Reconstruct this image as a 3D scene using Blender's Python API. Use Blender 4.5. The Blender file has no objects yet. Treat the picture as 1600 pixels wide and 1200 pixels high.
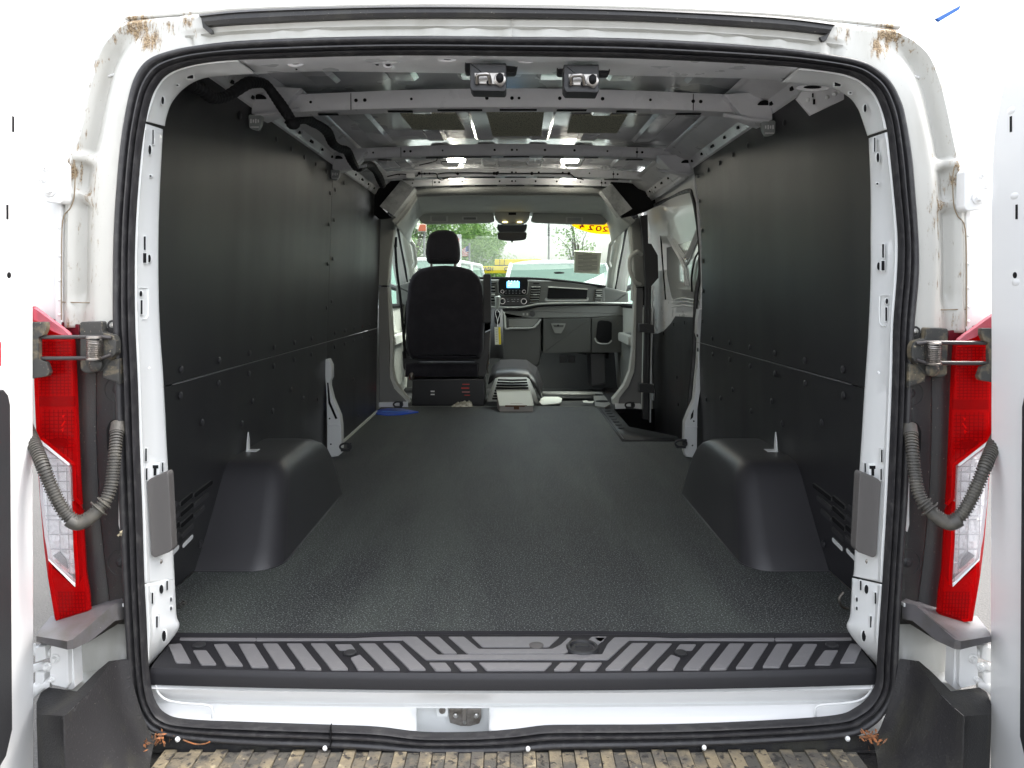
import bpy, bmesh, math, random
from mathutils import Vector, Matrix, noise
random.seed(7)
S = bpy.context.scene
COL = S.collection
R = math.radians

# ---------------------------------------------------------------- camera
CAMY, CZ, F = -1.6, 0.80, 1200.0
cam_d = bpy.data.cameras.new('camera'); cam = bpy.data.objects.new('camera', cam_d); COL.objects.link(cam)
cam.location = (0, CAMY, CZ); cam.rotation_euler = (R(90), 0, 0)
cam_d.sensor_width = 36; cam_d.lens = 27; cam_d.shift_y = -145 / 1600
cam_d.clip_start = 0.02; cam_d.clip_end = 2000
S.camera = cam
# ---------------------------------------------------------------- sky + sun
SUN_EL, SUN_AZ = 60, 80          # compass-like angle of the sun, measured from +y towards +x
w = bpy.data.worlds.new('World'); S.world = w; w.use_nodes = True
nt = w.node_tree; nt.nodes.clear()
sky = nt.nodes.new('ShaderNodeTexSky'); sky.sky_type = 'NISHITA'; sky.sun_disc = False
sky.sun_elevation = R(SUN_EL); sky.sun_rotation = R(SUN_AZ); sky.dust_density = 3.5; sky.air_density = 1.2; sky.ozone_density = 1
hs = nt.nodes.new('ShaderNodeHueSaturation'); hs.inputs['Saturation'].default_value = 0.30; hs.inputs['Value'].default_value = 1.0
bg = nt.nodes.new('ShaderNodeBackground'); bg.inputs['Strength'].default_value = 0.15
wo = nt.nodes.new('ShaderNodeOutputWorld')
nt.links.new(sky.outputs[0], hs.inputs['Color']); nt.links.new(hs.outputs[0], bg.inputs['Color']); nt.links.new(bg.outputs[0], wo.inputs[0])
sd = bpy.data.lights.new('sun', 'SUN'); sd.energy = .8; sd.angle = R(25); sd.color = (1, .96, .9)
sun = bpy.data.objects.new('sun', sd); COL.objects.link(sun)
a = R(SUN_AZ); e = R(SUN_EL)
sdir = Vector((math.sin(a) * math.cos(e), math.cos(a) * math.cos(e), math.sin(e)))
sun.rotation_euler = sdir.to_track_quat('Z', 'Y').to_euler(); sun.location = sdir * 30
S.view_settings.view_transform = 'Standard'; S.view_settings.look = 'None'
S.view_settings.gamma = 1; S.view_settings.exposure = 2.5
S.render.engine = 'CYCLES'
S.cycles.max_bounces = 10; S.cycles.diffuse_bounces = 6; S.cycles.transparent_max_bounces = 16

# ---------------------------------------------------------------- helpers
def V(*a): return Vector(a)
def P(px, py, y):
    d = y - CAMY
    return Vector(((px - 800) * d / F, y, CZ - (py - 455) * d / F))
def PW(px, py, X, off=0.0):                # a point on a side wall x = X
    d = X * F / (px - 800)
    return Vector((X + off, d + CAMY, CZ - (py - 455) * d / F))
def PF(px, py, Z=0.0):                     # a point on a level surface z = Z
    d = (CZ - Z) * F / (py - 455)
    return Vector(((px - 800) * d / F, d + CAMY, Z))
def DY(py): return 12 * max(0.0, min(1.0, 1 - (py - 450) / 300)) if py > 120 else 10
def TL(px, py): return (px, py)
def TR(px, py): return (1606 - px, py + DY(py))
VAN = None
def cm(mesh, mt):
    if mt is not None:
        for m in (mt if isinstance(mt, (list, tuple)) else [mt]): mesh.materials.append(m)
def link(o, parent):
    COL.objects.link(o)
    if parent is not None:
        o.parent = parent
def wloc(o):
    l = Vector((0, 0, 0))
    while o is not None:
        l += o.location; o = o.parent
    return l
def empty(name, loc, label, cat, group=None):
    o = bpy.data.objects.new(name, None); COL.objects.link(o); o.location = loc; o.empty_display_size = .1
    o['label'] = label; o['category'] = cat
    if name in ('tree', 'parked_car', 'parked_truck'): o['group'] = {'tree': 'trees beyond the windshield', 'parked_car': 'cars parked around the lot', 'parked_truck': 'white pickup trucks facing the van'}[name]
    if group: o['group'] = group
    return o
def tag(o, label=None, cat=None, group=None, kind=None):
    if label: o['label'] = label
    if cat: o['category'] = cat
    if group: o['group'] = group
    if kind: o['kind'] = kind
    return o
def rc(pts, r, n=4):                       # round the corners of a 2-D outline
    out = []; N = len(pts)
    for i in range(N):
        a, b, c = Vector(pts[i - 1][:2]), Vector(pts[i][:2]), Vector(pts[(i + 1) % N][:2])
        u, v = a - b, c - b
        k = min(r, u.length * .45, v.length * .45)
        p0, p1 = b + u.normalized() * k, b + v.normalized() * k
        for j in range(n + 1):
            t = j / n
            q = p0 * (1 - t) ** 2 + b * 2 * t * (1 - t) + p1 * t * t
            out.append((q.x, q.y))
    return out
def cat(pts, n=6, closed=False):           # Catmull-Rom through tuples of any length
    N = len(pts); out = []
    rng = range(N if closed else N - 1)
    for i in rng:
        if closed: p = [pts[(i + k) % N] for k in (-1, 0, 1, 2)]
        else: p = [pts[max(0, min(N - 1, i + k))] for k in (-1, 0, 1, 2)]
        for j in range(n):
            t = j / n
            out.append(tuple(.5 * (2 * p1 + (p2 - p0) * t + (2 * p0 - 5 * p1 + 4 * p2 - p3) * t * t + (3 * p1 - p0 - 3 * p2 + p3) * t ** 3)
                       for p0, p1, p2, p3 in zip(*p)))
    if not closed: out.append(tuple(pts[-1]))
    return out
class MB:
    def __init__(s): s.v = []; s.f = []; s.mi = []; s.pieces = []; s.wn = False
    def add(s, vs, fs, m=0):
        b = len(s.v); s.v += [Vector(q) for q in vs]
        for f in fs: s.f.append([b + i for i in f]); s.mi.append(m)
        s.pieces.append((b, len(s.v), [[b + i for i in f] for f in fs]))
        return s
    def prism(s, pts, dv, bev=0.0, m=0, seg=2, back=True):
        pts = [Vector(p) for p in pts]; dv = Vector(dv); n = -dv.normalized(); N = len(pts)
        nn = Vector((0, 0, 0))
        for i in range(N): nn += pts[i].cross(pts[(i + 1) % N])
        if nn.dot(n) < 0: pts = pts[::-1]
        def inset(k):
            out = []
            for i in range(N):
                a, b, c = pts[i - 1], pts[i], pts[(i + 1) % N]
                e1 = (b - a); e2 = (c - b)
                if e1.length < 1e-7: e1 = e2
                if e2.length < 1e-7: e2 = e1
                n1 = n.cross(e1).normalized(); n2 = n.cross(e2).normalized()
                h = n1 + n2
                if h.length < 1e-5: out.append(b + n1 * k); continue
                h.normalize(); out.append(b + h * (k / max(.45, h.dot(n1))))
            return out
        rings = []
        if bev > 0: s.wn = True
        if bev > 0:
            for j in range(seg + 1):
                t = j / seg * math.pi / 2
                r = inset(bev * (1 - math.sin(t)))
                rings.append([q - n * (bev * (1 - math.cos(t))) for q in r])
        else: rings.append(pts)
        rings.append([q + dv for q in pts])
        vs = [q for r in rings for q in r]; fs = [list(range(N))]
        for k in range(len(rings) - 1):
            for i in range(N):
                j = (i + 1) % N
                fs.append([k * N + i, (k + 1) * N + i, (k + 1) * N + j, k * N + j])
        if back: fs.append([(len(rings) - 1) * N + i for i in range(N)][::-1])
        return s.add(vs, fs, m)
    def box(s, c, d, rot=None, m=0, bev=0.0):
        c = Vector(c); x, y, z = [q / 2 for q in d]
        M = rot.to_3x3() if rot else Matrix.Identity(3)
        if bev > 0:
            pts = [M @ V(sx * x, -y, sz * z) + c for sx, sz in ((-1, -1), (1, -1), (1, 1), (-1, 1))]
            return s.prism(pts, M @ V(0, 2 * y, 0), bev, m)
        vs = [M @ V(i * x, j * y, k * z) + c for i in (-1, 1) for j in (-1, 1) for k in (-1, 1)]
        return s.add(vs, [(0, 1, 3, 2), (4, 6, 7, 5), (0, 4, 5, 1), (2, 3, 7, 6), (0, 2, 6, 4), (1, 5, 7, 3)], m)
    def tube(s, path, r, n=10, m=0, cap=True):
        path = [Vector(p) for p in path]; N = len(path)
        T = [(path[min(i + 1, N - 1)] - path[max(i - 1, 0)]).normalized() for i in range(N)]
        ref = V(0, 0, 1) if abs(T[0].z) < .9 else V(1, 0, 0)
        u = T[0].cross(ref).normalized(); vs = []
        for i in range(N):
            u = (u - T[i] * u.dot(T[i])).normalized(); w_ = T[i].cross(u)
            rr = r(i / (N - 1)) if callable(r) else r
            for k in range(n):
                t = 2 * math.pi * k / n; vs.append(path[i] + (u * math.cos(t) + w_ * math.sin(t)) * rr)
        fs = [[i * n + k, i * n + (k + 1) % n, (i + 1) * n + (k + 1) % n, (i + 1) * n + k] for i in range(N - 1) for k in range(n)]
        if cap: fs += [list(range(n))[::-1], [(N - 1) * n + k for k in range(n)]]
        return s.add(vs, fs, m)
    def grid(s, rows, m=0, closed=False):
        a = len(rows); b = len(rows[0]); vs = [p for r in rows for p in r]
        fs = [[i * b + j, i * b + j + 1, ((i + 1) % a) * b + j + 1, ((i + 1) % a) * b + j] for i in range(a if closed else a - 1) for j in range(b - 1)]
        return s.add(vs, fs, m)
    def disc(s, c, axis, r, h, n=12, m=0, dome=0.0):
        c = Vector(c); axis = Vector(axis).normalized()
        prof = [(r, 0), (r, h * .6), (r * .85, h)] + ([(r * .4, h + dome)] if dome else [])
        u = axis.orthogonal().normalized(); w_ = axis.cross(u); vs = []
        for q, z in prof:
            for k in range(n):
                t = 2 * math.pi * k / n; vs.append(c + (u * math.cos(t) + w_ * math.sin(t)) * q + axis * z)
        L = len(prof)
        fs = [[i * n + k, i * n + (k + 1) % n, (i + 1) * n + (k + 1) % n, (i + 1) * n + k] for i in range(L - 1) for k in range(n)]
        fs.append([(L - 1) * n + k for k in range(n)])
        return s.add(vs, fs, m)
    def sphere(s, c, rad, n=14, m=0):
        c = Vector(c); vs = []; h = n // 2
        rad = rad if isinstance(rad, (tuple, list)) else (rad,) * 3
        for i in range(h + 1):
            p = math.pi * i / h
            for k in range(n):
                t = 2 * math.pi * k / n
                vs.append(c + V(rad[0] * math.sin(p) * math.cos(t), rad[1] * math.sin(p) * math.sin(t), rad[2] * math.cos(p)))
        return s.add(vs, [[i * n + k, (i + 1) * n + k, (i + 1) * n + (k + 1) % n, i * n + (k + 1) % n] for i in range(h) for k in range(n)], m)
    def build(s, name, mt, parent=None, sharp=35, thick=0.0, origin=None):
        me = bpy.data.meshes.new(name)
        pl = wloc(parent) if parent is not None else V(0, 0, 0)
        og = Vector(origin) if origin is not None else V(0, 0, 0)
        me.from_pydata([v - og for v in s.v], [], s.f); cm(me, mt)
        for p, k in zip(me.polygons, s.mi): p.material_index = k
        bm = bmesh.new(); bm.from_mesh(me); bmesh.ops.remove_doubles(bm, verts=bm.verts, dist=1e-6)
        bmesh.ops.recalc_face_normals(bm, faces=bm.faces); bm.to_mesh(me); bm.free()
        for p in me.polygons: p.use_smooth = True
        me.set_sharp_from_angle(angle=R(sharp)); me.update()
        o = bpy.data.objects.new(name, me); link(o, parent); o.location = og - pl
        if s.wn:
            o.modifiers.new('normals', 'WEIGHTED_NORMAL').keep_sharp = True
        if thick:
            md = o.modifiers.new('thickness', 'SOLIDIFY'); md.thickness = thick; md.offset = 0
        return o
def each(mb, name, mt, parent, **k):
    """one object per piece that was added to the builder"""
    out = []
    for a0, b0, fs in mb.pieces:
        q = MB(); q.v = mb.v[a0:b0]; q.f = [[i - a0 for i in f] for f in fs]; q.mi = [0] * len(fs); q.wn = mb.wn
        out.append(q.build(name, mt, parent, **k))
    return out
def inst(src, loc, parent=None, rot=None, name=None):
    o = src.copy(); COL.objects.link(o); o.parent = parent
    o.location = Vector(loc) - (wloc(parent) if parent is not None else V(0, 0, 0))
    if rot is not None: o.rotation_euler = rot
    return o
def plate(name, pts, y, th, mt, parent, bev=0.0, r=0, T=TL, n=3, **k):
    """a traced outline given its own distance y, real size and thickness"""
    if r: pts = rc(pts, r, n)
    return MB().prism([P(*T(*p), y) for p in pts], V(0, th, 0), bev).build(name, mt, parent, **k)
def text_mesh(name, body, size, mt, parent, M, depth=.0006):
    c = bpy.data.curves.new(name, 'FONT'); c.body = body; c.size = size; c.extrude = depth; c.offset = size * .02; c.align_x = 'CENTER'; c.align_y = 'CENTER'
    t = bpy.data.objects.new(name + '_t', c); COL.objects.link(t)
    dg = bpy.context.evaluated_depsgraph_get(); me = bpy.data.meshes.new_from_object(t.evaluated_get(dg))
    bpy.data.objects.remove(t); me.transform(M); me.materials.clear(); cm(me, mt)
    o = bpy.data.objects.new(name, me); link(o, parent)
    if parent is not None: o.location = -wloc(parent)
    return o

def interp(tab, py):
    for (p0, q0), (p1, q1) in zip(tab, tab[1:]):
        if p0 <= py <= p1: return q0 + (q1 - q0) * (py - p0) / (p1 - p0)
    return tab[0][1] if py < tab[0][0] else tab[-1][1]
# ---------------------------------------------------------------- materials
def nodes(m): m.use_nodes = True; return m.node_tree.nodes, m.node_tree.links, m.node_tree.nodes['Principled BSDF']
def mat(name, col, rough=.5, metal=0.0, coat=0.0, spec=.5, bump=None, spots=None, emit=None, rvar=None):
    """bump=(scale,dist[,detail]); spots=[(scale,lo,hi,colour,stretch)] noise-driven patches"""
    m = bpy.data.materials.new(name); N, L, b = nodes(m)
    b.inputs['Base Color'].default_value = (*col, 1); b.inputs['Roughness'].default_value = rough
    b.inputs['Metallic'].default_value = metal; b.inputs['Specular IOR Level'].default_value = spec
    if coat: b.inputs['Coat Weight'].default_value = coat; b.inputs['Coat Roughness'].default_value = .08
    geo = N.new('ShaderNodeNewGeometry')
    def nz(scale, detail=3, stretch=None, rough_=.5):
        t = N.new('ShaderNodeTexNoise'); t.inputs['Scale'].default_value = scale; t.inputs['Detail'].default_value = detail
        t.inputs['Roughness'].default_value = rough_
        if stretch:
            vm = N.new('ShaderNodeVectorMath'); vm.operation = 'MULTIPLY'; vm.inputs[1].default_value = stretch
            L.new(geo.outputs['Position'], vm.inputs[0]); L.new(vm.outputs[0], t.inputs['Vector'])
        else: L.new(geo.outputs['Position'], t.inputs['Vector'])
        return t
    last = None
    for sp in (spots or []):
        sc, lo, hi, c2 = sp[:4]; st = sp[4] if len(sp) > 4 else None
        t = nz(sc, 4, st, .6); mr = N.new('ShaderNodeMapRange'); mr.inputs['From Min'].default_value = lo; mr.inputs['From Max'].default_value = hi
        L.new(t.outputs['Fac'], mr.inputs['Value'])
        mx = N.new('ShaderNodeMix'); mx.data_type = 'RGBA'; L.new(mr.outputs[0], mx.inputs[0])
        if last is None: mx.inputs[6].default_value = (*col, 1)
        else: L.new(last, mx.inputs[6])
        mx.inputs[7].default_value = (*c2, 1); last = mx.outputs[2]
    if last is not None: L.new(last, b.inputs['Base Color'])
    if bump:
        t = nz(bump[0], bump[2] if len(bump) > 2 else 3); bp = N.new('ShaderNodeBump')
        bp.inputs['Strength'].default_value = 1; bp.inputs['Distance'].default_value = bump[1]
        L.new(t.outputs['Fac'], bp.inputs['Height']); L.new(bp.outputs[0], b.inputs['Normal'])
    if rvar:
        t = nz(rvar[0], 3); mr = N.new('ShaderNodeMapRange'); mr.inputs['From Min'].default_value = .35; mr.inputs['From Max'].default_value = .65
        mr.inputs['To Min'].default_value = rvar[1]; mr.inputs['To Max'].default_value = rvar[2]
        L.new(t.outputs['Fac'], mr.inputs['Value']); L.new(mr.outputs[0], b.inputs['Roughness'])
    if emit: b.inputs['Emission Color'].default_value = (*emit[0], 1); b.inputs['Emission Strength'].default_value = emit[1]
    return m
def waves(m, stretch, dist):
    """broad shallow bowing of a thin sheet, added before the fine grain"""
    N, L = m.node_tree.nodes, m.node_tree.links; b = N['Principled BSDF']
    geo = N.new('ShaderNodeNewGeometry'); vm = N.new('ShaderNodeVectorMath'); vm.operation = 'MULTIPLY'; vm.inputs[1].default_value = stretch
    t = N.new('ShaderNodeTexNoise'); t.inputs['Scale'].default_value = 1; t.inputs['Detail'].default_value = 1
    L.new(geo.outputs['Position'], vm.inputs[0]); L.new(vm.outputs[0], t.inputs['Vector'])
    bp = N.new('ShaderNodeBump'); bp.inputs['Distance'].default_value = dist; L.new(t.outputs['Fac'], bp.inputs['Height'])
    lk = b.inputs['Normal'].links
    if lk: L.new(bp.outputs[0], lk[0].from_node.inputs['Normal'])
    else: L.new(bp.outputs[0], b.inputs['Normal'])
def grime(m, spots):
    """brown dirt caught around given places: spots=[(point, radius, amount)]"""
    N, L = m.node_tree.nodes, m.node_tree.links; b = N['Principled BSDF']
    geo = N.new('ShaderNodeNewGeometry'); acc = None
    for c, r, k in spots:
        d = N.new('ShaderNodeVectorMath'); d.operation = 'DISTANCE'; d.inputs[1].default_value = c; L.new(geo.outputs['Position'], d.inputs[0])
        mr = N.new('ShaderNodeMapRange'); mr.inputs['From Min'].default_value = 0; mr.inputs['From Max'].default_value = r
        mr.inputs['To Min'].default_value = k; mr.inputs['To Max'].default_value = 0; L.new(d.outputs['Value'], mr.inputs['Value'])
        if acc is None: acc = mr.outputs[0]
        else:
            mx = N.new('ShaderNodeMath'); mx.operation = 'MAXIMUM'; L.new(acc, mx.inputs[0]); L.new(mr.outputs[0], mx.inputs[1]); acc = mx.outputs[0]
    t = N.new('ShaderNodeTexNoise'); t.inputs['Scale'].default_value = 105; t.inputs['Detail'].default_value = 7; t.inputs['Roughness'].default_value = .66
    vm = N.new('ShaderNodeVectorMath'); vm.operation = 'MULTIPLY'; vm.inputs[1].default_value = (1.2, 1, .28)
    L.new(geo.outputs['Position'], vm.inputs[0]); L.new(vm.outputs[0], t.inputs['Vector'])
    ad = N.new('ShaderNodeMath'); ad.operation = 'ADD'; L.new(t.outputs['Fac'], ad.inputs[0]); L.new(acc, ad.inputs[1])
    mr = N.new('ShaderNodeMapRange'); mr.inputs['From Min'].default_value = .68; mr.inputs['From Max'].default_value = .82; L.new(ad.outputs[0], mr.inputs['Value'])
    ts = N.new('ShaderNodeTexNoise'); ts.inputs['Scale'].default_value = 300; ts.inputs['Detail'].default_value = 2; L.new(geo.outputs['Position'], ts.inputs['Vector'])
    cr = N.new('ShaderNodeValToRGB'); cr.color_ramp.elements[0].color = (.12, .08, .045, 1); cr.color_ramp.elements[0].position = .4
    cr.color_ramp.elements[1].color = (.34, .25, .15, 1); cr.color_ramp.elements[1].position = .62; L.new(ts.outputs['Fac'], cr.inputs[0])
    mx = N.new('ShaderNodeMix'); mx.data_type = 'RGBA'; L.new(mr.outputs[0], mx.inputs[0])
    src = b.inputs['Base Color'].links[0].from_socket if b.inputs['Base Color'].links else None
    if src: L.new(src, mx.inputs[6])
    else: mx.inputs[6].default_value = b.inputs['Base Color'].default_value
    L.new(cr.outputs[0], mx.inputs[7]); L.new(mx.outputs[2], b.inputs['Base Color'])
    m2 = N.new('ShaderNodeMapRange'); m2.inputs['To Min'].default_value = b.inputs['Roughness'].default_value; m2.inputs['To Max'].default_value = .9
    L.new(mr.outputs[0], m2.inputs['Value']); L.new(m2.outputs[0], b.inputs['Roughness'])
    return m
def glassy(name, col, k=.55):
    m = bpy.data.materials.new(name); m.use_nodes = True; N, L = m.node_tree.nodes, m.node_tree.links; N.clear()
    o = N.new('ShaderNodeOutputMaterial'); tr = N.new('ShaderNodeBsdfTransparent'); tr.inputs[0].default_value = (*col, 1)
    gl = N.new('ShaderNodeBsdfGlossy'); gl.inputs['Roughness'].default_value = .02
    fr = N.new('ShaderNodeFresnel'); fr.inputs[0].default_value = 1.45
    ma = N.new('ShaderNodeMath'); ma.operation = 'MULTIPLY'; ma.inputs[1].default_value = k
    mx = N.new('ShaderNodeMixShader'); L.new(fr.outputs[0], ma.inputs[0]); L.new(ma.outputs[0], mx.inputs[0])
    L.new(tr.outputs[0], mx.inputs[1]); L.new(gl.outputs[0], mx.inputs[2]); L.new(mx.outputs[0], o.inputs[0])
    return m
def lens(name, col, alpha=.25, rough=.06, bump=None):
    m = bpy.data.materials.new(name); m.use_nodes = True; N, L = m.node_tree.nodes, m.node_tree.links; N.clear()
    o = N.new('ShaderNodeOutputMaterial'); tr = N.new('ShaderNodeBsdfTransparent'); tr.inputs[0].default_value = (*col, 1)
    gl = N.new('ShaderNodeBsdfPrincipled'); gl.inputs['Base Color'].default_value = (*col, 1); gl.inputs['Roughness'].default_value = rough
    fr = N.new('ShaderNodeFresnel'); fr.inputs[0].default_value = 1.5
    ma = N.new('ShaderNodeMath'); ma.operation = 'MULTIPLY_ADD'; ma.inputs[1].default_value = 1.0; ma.inputs[2].default_value = alpha; ma.use_clamp = True
    mx = N.new('ShaderNodeMixShader'); L.new(fr.outputs[0], ma.inputs[0]); L.new(ma.outputs[0], mx.inputs[0])
    L.new(tr.outputs[0], mx.inputs[1]); L.new(gl.outputs[0], mx.inputs[2]); L.new(mx.outputs[0], o.inputs[0])
    return m
paint = mat('white_paint', (.78, .78, .775), .32, coat=.5)
paint_d = mat('white_paint_dusty', (.47, .465, .435), .42, coat=.15, spots=[(9, .5, .72, (.39, .38, .345), (1, 1, .3)), (260, .70, .76, (.16, .12, .08))])
paint_in = mat('white_paint_inner', (.70, .71, .705), .35, coat=.3, spots=[(500, .74, .8, (.5, .5, .48))])
paint_shade = mat('white_paint_shaded', (.74, .74, .755), .38, coat=.2, spots=[(7, .45, .7, (.68, .68, .70)), (160, .66, .74, (.80, .80, .80))], rvar=(10, .25, .5))  # white body paint of the inner metal, its shade toned in as slight grey
roofm = mat('roof_skin_metal', (.66, .67, .69), .3, metal=.0, coat=1.0, spots=[(5, .4, .7, (.55, .56, .59))], rvar=(3, .2, .36))
liner = mat('black_liner_board', (.019, .0185, .021), .43, spec=.45, bump=(900, .00025, 2), spots=[(3, .4, .7, (.025, .026, .026)), (230, .72, .77, (.12, .12, .115))], rvar=(2, .40, .46))
waves(liner, (.25, 5.5, .35), .004)
vinyl = mat('black_moulded_plastic', (.032, .031, .034), .38, spec=.6, bump=(1400, .0001, 1))
carpet = mat('rubber_floor_speckled', (.022, .024, .0245), .62, spec=.5, bump=(260, .0012, 2), spots=[(2.5, .42, .66, (.030, .034, .032)), (1.1, .46, .62, (.050, .058, .051), (3.0, .45, 1)), (250, .55, .63, (.27, .28, .28))])  # broad pale streaks put the floor's sheen into the colour
rubber = mat('seal_rubber', (.024, .023, .025), .42, spots=[(60, .5, .8, (.055, .053, .052)), (500, .71, .77, (.28, .25, .2))], rvar=(30, .35, .6))
plas = mat('black_plastic', (.026, .026, .028), .5, bump=(700, .0003))
plas_d = mat('black_plastic_dusty', (.022, .021, .022), .5, bump=(500, .0005), spots=[(14, .48, .72, (.040, .038, .034), (1, 1, .4)), (230, .68, .74, (.34, .31, .26))])
bump_p = mat('bumper_textured_plastic', (.023, .022, .023), .55, spec=.2, bump=(260, .0012, 2), spots=[(5, .50, .72, (.048, .046, .038), (1, 1, .5)), (260, .62, .74, (.075, .07, .068)), (210, .73, .77, (.4, .36, .3)), (9, .56, .70, (.045, .043, .033), (1, 1, .35))])
tread = mat('bumper_tread_muddy', (.11, .10, .085), .8, bump=(240, .0012, 4), spots=[(16, .40, .60, (.27, .22, .14)), (60, .54, .62, (.045, .04, .036)), (35, .60, .68, (.42, .35, .23))])
tread2 = mat('bumper_tread_worn', (.095, .088, .075), .75, bump=(240, .001, 4), spots=[(18, .46, .62, (.21, .175, .12)), (70, .54, .64, (.035, .033, .03)), (30, .62, .7, (.33, .27, .18))])
scuff = mat('scuff_plate_plastic', (.018, .0175, .020), .45, spec=.35, bump=(1100, .0003, 1))
insert = mat('scuff_insert_grey', (.175, .17, .175), .42, bump=(900, .0002, 1), spots=[(40, .55, .75, (.20, .195, .197))])
pad = mat('grey_cover_plastic', (.100, .094, .091), .5, bump=(900, .0003))
grey_l = mat('cab_trim_light', (.52, .53, .49), .6, bump=(700, .0003), spots=[(5, .45, .7, (.47, .48, .445))])
grey_m = mat('cab_trim_mid', (.22, .225, .21), .6, bump=(500, .0004))
grey_d = mat('cab_trim_dark', (.065, .065, .068), .55, bump=(500, .0004))
headl = mat('headliner_cloth', (.42, .425, .40), .9, bump=(600, .0006), spots=[(300, .5, .7, (.20, .205, .19))])
foam = mat('grey_speckled_foam', (.45, .46, .45), .85, spots=[(160, .6, .68, (.08, .08, .08)), (12, .45, .7, (.24, .25, .24))])
cloth = mat('black_seat_cloth', (.019, .018, .024), .9, spec=.25, bump=(300, .0015, 2), spots=[(12, .45, .65, (.025, .024, .031))])
cloth.node_tree.nodes['Principled BSDF'].inputs['Sheen Weight'].default_value = .15
black = mat('flat_black', (.006, .006, .007), .7, spec=.2)
steel = mat('steel', (.55, .54, .52), .25, metal=1, rvar=(60, .18, .4))
steel_d = mat('worn_zinc_steel', (.30, .28, .26), .4, metal=1, spots=[(40, .45, .65, (.17, .15, .13))])
chrome = mat('chrome', (.36, .34, .32), .30, metal=1, rvar=(80, .26, .40))
hose_m = mat('corrugated_hose_dusty', (.060, .056, .050), .55, spots=[(25, .45, .7, (.12, .11, .09))])
bracket_m = mat('check_strap_bracket', (.035, .035, .033), .5, spots=[(28, .5, .66, (.17, .14, .09)), (200, .64, .7, (.35, .3, .22))])
redin = mat('red_reflector', (.55, .006, .012), .35, bump=(200, .002, 1))
redlens = lens('red_lens', (.90, .02, .025), .06)
redtop = lens('pink_clear_lens', (.85, .35, .42), .30)
clearl = lens('clear_lens', (.97, .97, .98), .10)
glass = glassy('glass', (.88, .97, .91))
foil = mat('lamp_reflector', (.95, .95, .95), .18, metal=.45, bump=(55, .010, 1))
amber = mat('amber_bulb', (.9, .35, .02), .25)
asph = mat('asphalt', (.062, .059, .056), .9, bump=(90, .004, 4), spots=[(2, .45, .65, (.07, .067, .063)), (180, .52, .66, (.125, .118, .108)), (150, .60, .70, (.05, .05, .05))])
acoustic = mat('acoustic_pad', (.52, .51, .38), .95, bump=(160, .003, 3), spots=[(90, .5, .62, (.20, .20, .16), (3, .6, 1))])
lampm = mat('lamp_lit', (.9, .9, .85), .4, emit=((1, .96, .82), 14))
screenm = mat('screen_lit', (.02, .1, .2), .2, emit=((.08, .42, .85), 1.3))
cardm = mat('white_card', (.66, .68, .62), .7)
blue = mat('blue_plastic', (.015, .09, .60), .35)
def thin(m, k=.5):
    """a thin printed sheet lets some light through from behind"""
    N, L = m.node_tree.nodes, m.node_tree.links; b = N['Principled BSDF']; o = N['Material Output']
    t = N.new('ShaderNodeBsdfTranslucent'); t.inputs[0].default_value = b.inputs['Base Color'].default_value
    if b.inputs['Base Color'].links: L.new(b.inputs['Base Color'].links[0].from_socket, t.inputs[0])
    mx = N.new('ShaderNodeMixShader'); mx.inputs[0].default_value = k
    L.new(b.outputs[0], mx.inputs[1]); L.new(t.outputs[0], mx.inputs[2]); L.new(mx.outputs[0], o.inputs[0]); return m
yellow = mat('yellow_board', (.85, .66, .02), .6)
yell2 = thin(mat('yellow_sticker', (.95, .72, .01), .5), .6)
redm = mat('red_print', (.55, .03, .02), .5)
white = mat('white_print', (.8, .8, .8), .5)
paper = thin(mat('paper', (.72, .69, .61), .8), .55)
ink = mat('ink', (.10, .09, .08), .7)
dirt_pts = []
for T in (TL, TR):
    for px, py, r, k in ((212, 38, .05, .40), (232, 60, .035, .38), (262, 38, .035, .22), (285, 40, .03, .26), (180, 55, .035, .22), (148, 95, .03, .25), (138, 130, .025, .24), (128, 180, .025, .20),
                         (112, 268, .035, .40), (104, 255, .03, .36), (118, 232, .025, .26), (133, 270, .03, .26), (130, 350, .05, .17), (136, 330, .04, .19), (105, 415, .03, .18), (112, 490, .04, .18), (97, 345, .02, .3), (110, 505, .03, .25), (133, 300, .04, .26), (137, 330, .035, .24), (139, 380, .03, .20), (140, 430, .03, .18), (118, 440, .03, .22), (128, 210, .03, .22), (133, 232, .03, .22), (290, 34, .03, .30), (300, 46, .02, .22), (265, 48, .02, .24)):
        q = P(*T(px, py), -.01); dirt_pts.append((tuple(q), r * 1.35, k * 1.12))
grime(paint_d, dirt_pts)

# ---------------------------------------------------------------- the setting
g = MB().add([(-400, -400, -.70), (400, -400, -.70), (400, 600, -.70), (-400, 600, -.70)], [(0, 1, 2, 3)]).build('asphalt_ground', asph)
tag(g, kind='structure')

# ================================================================= THE VAN
VAN = empty('cargo_van', (0, 2.0, -.70), 'white cargo van seen into its open rear, black lined load floor and walls', 'van')

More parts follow.
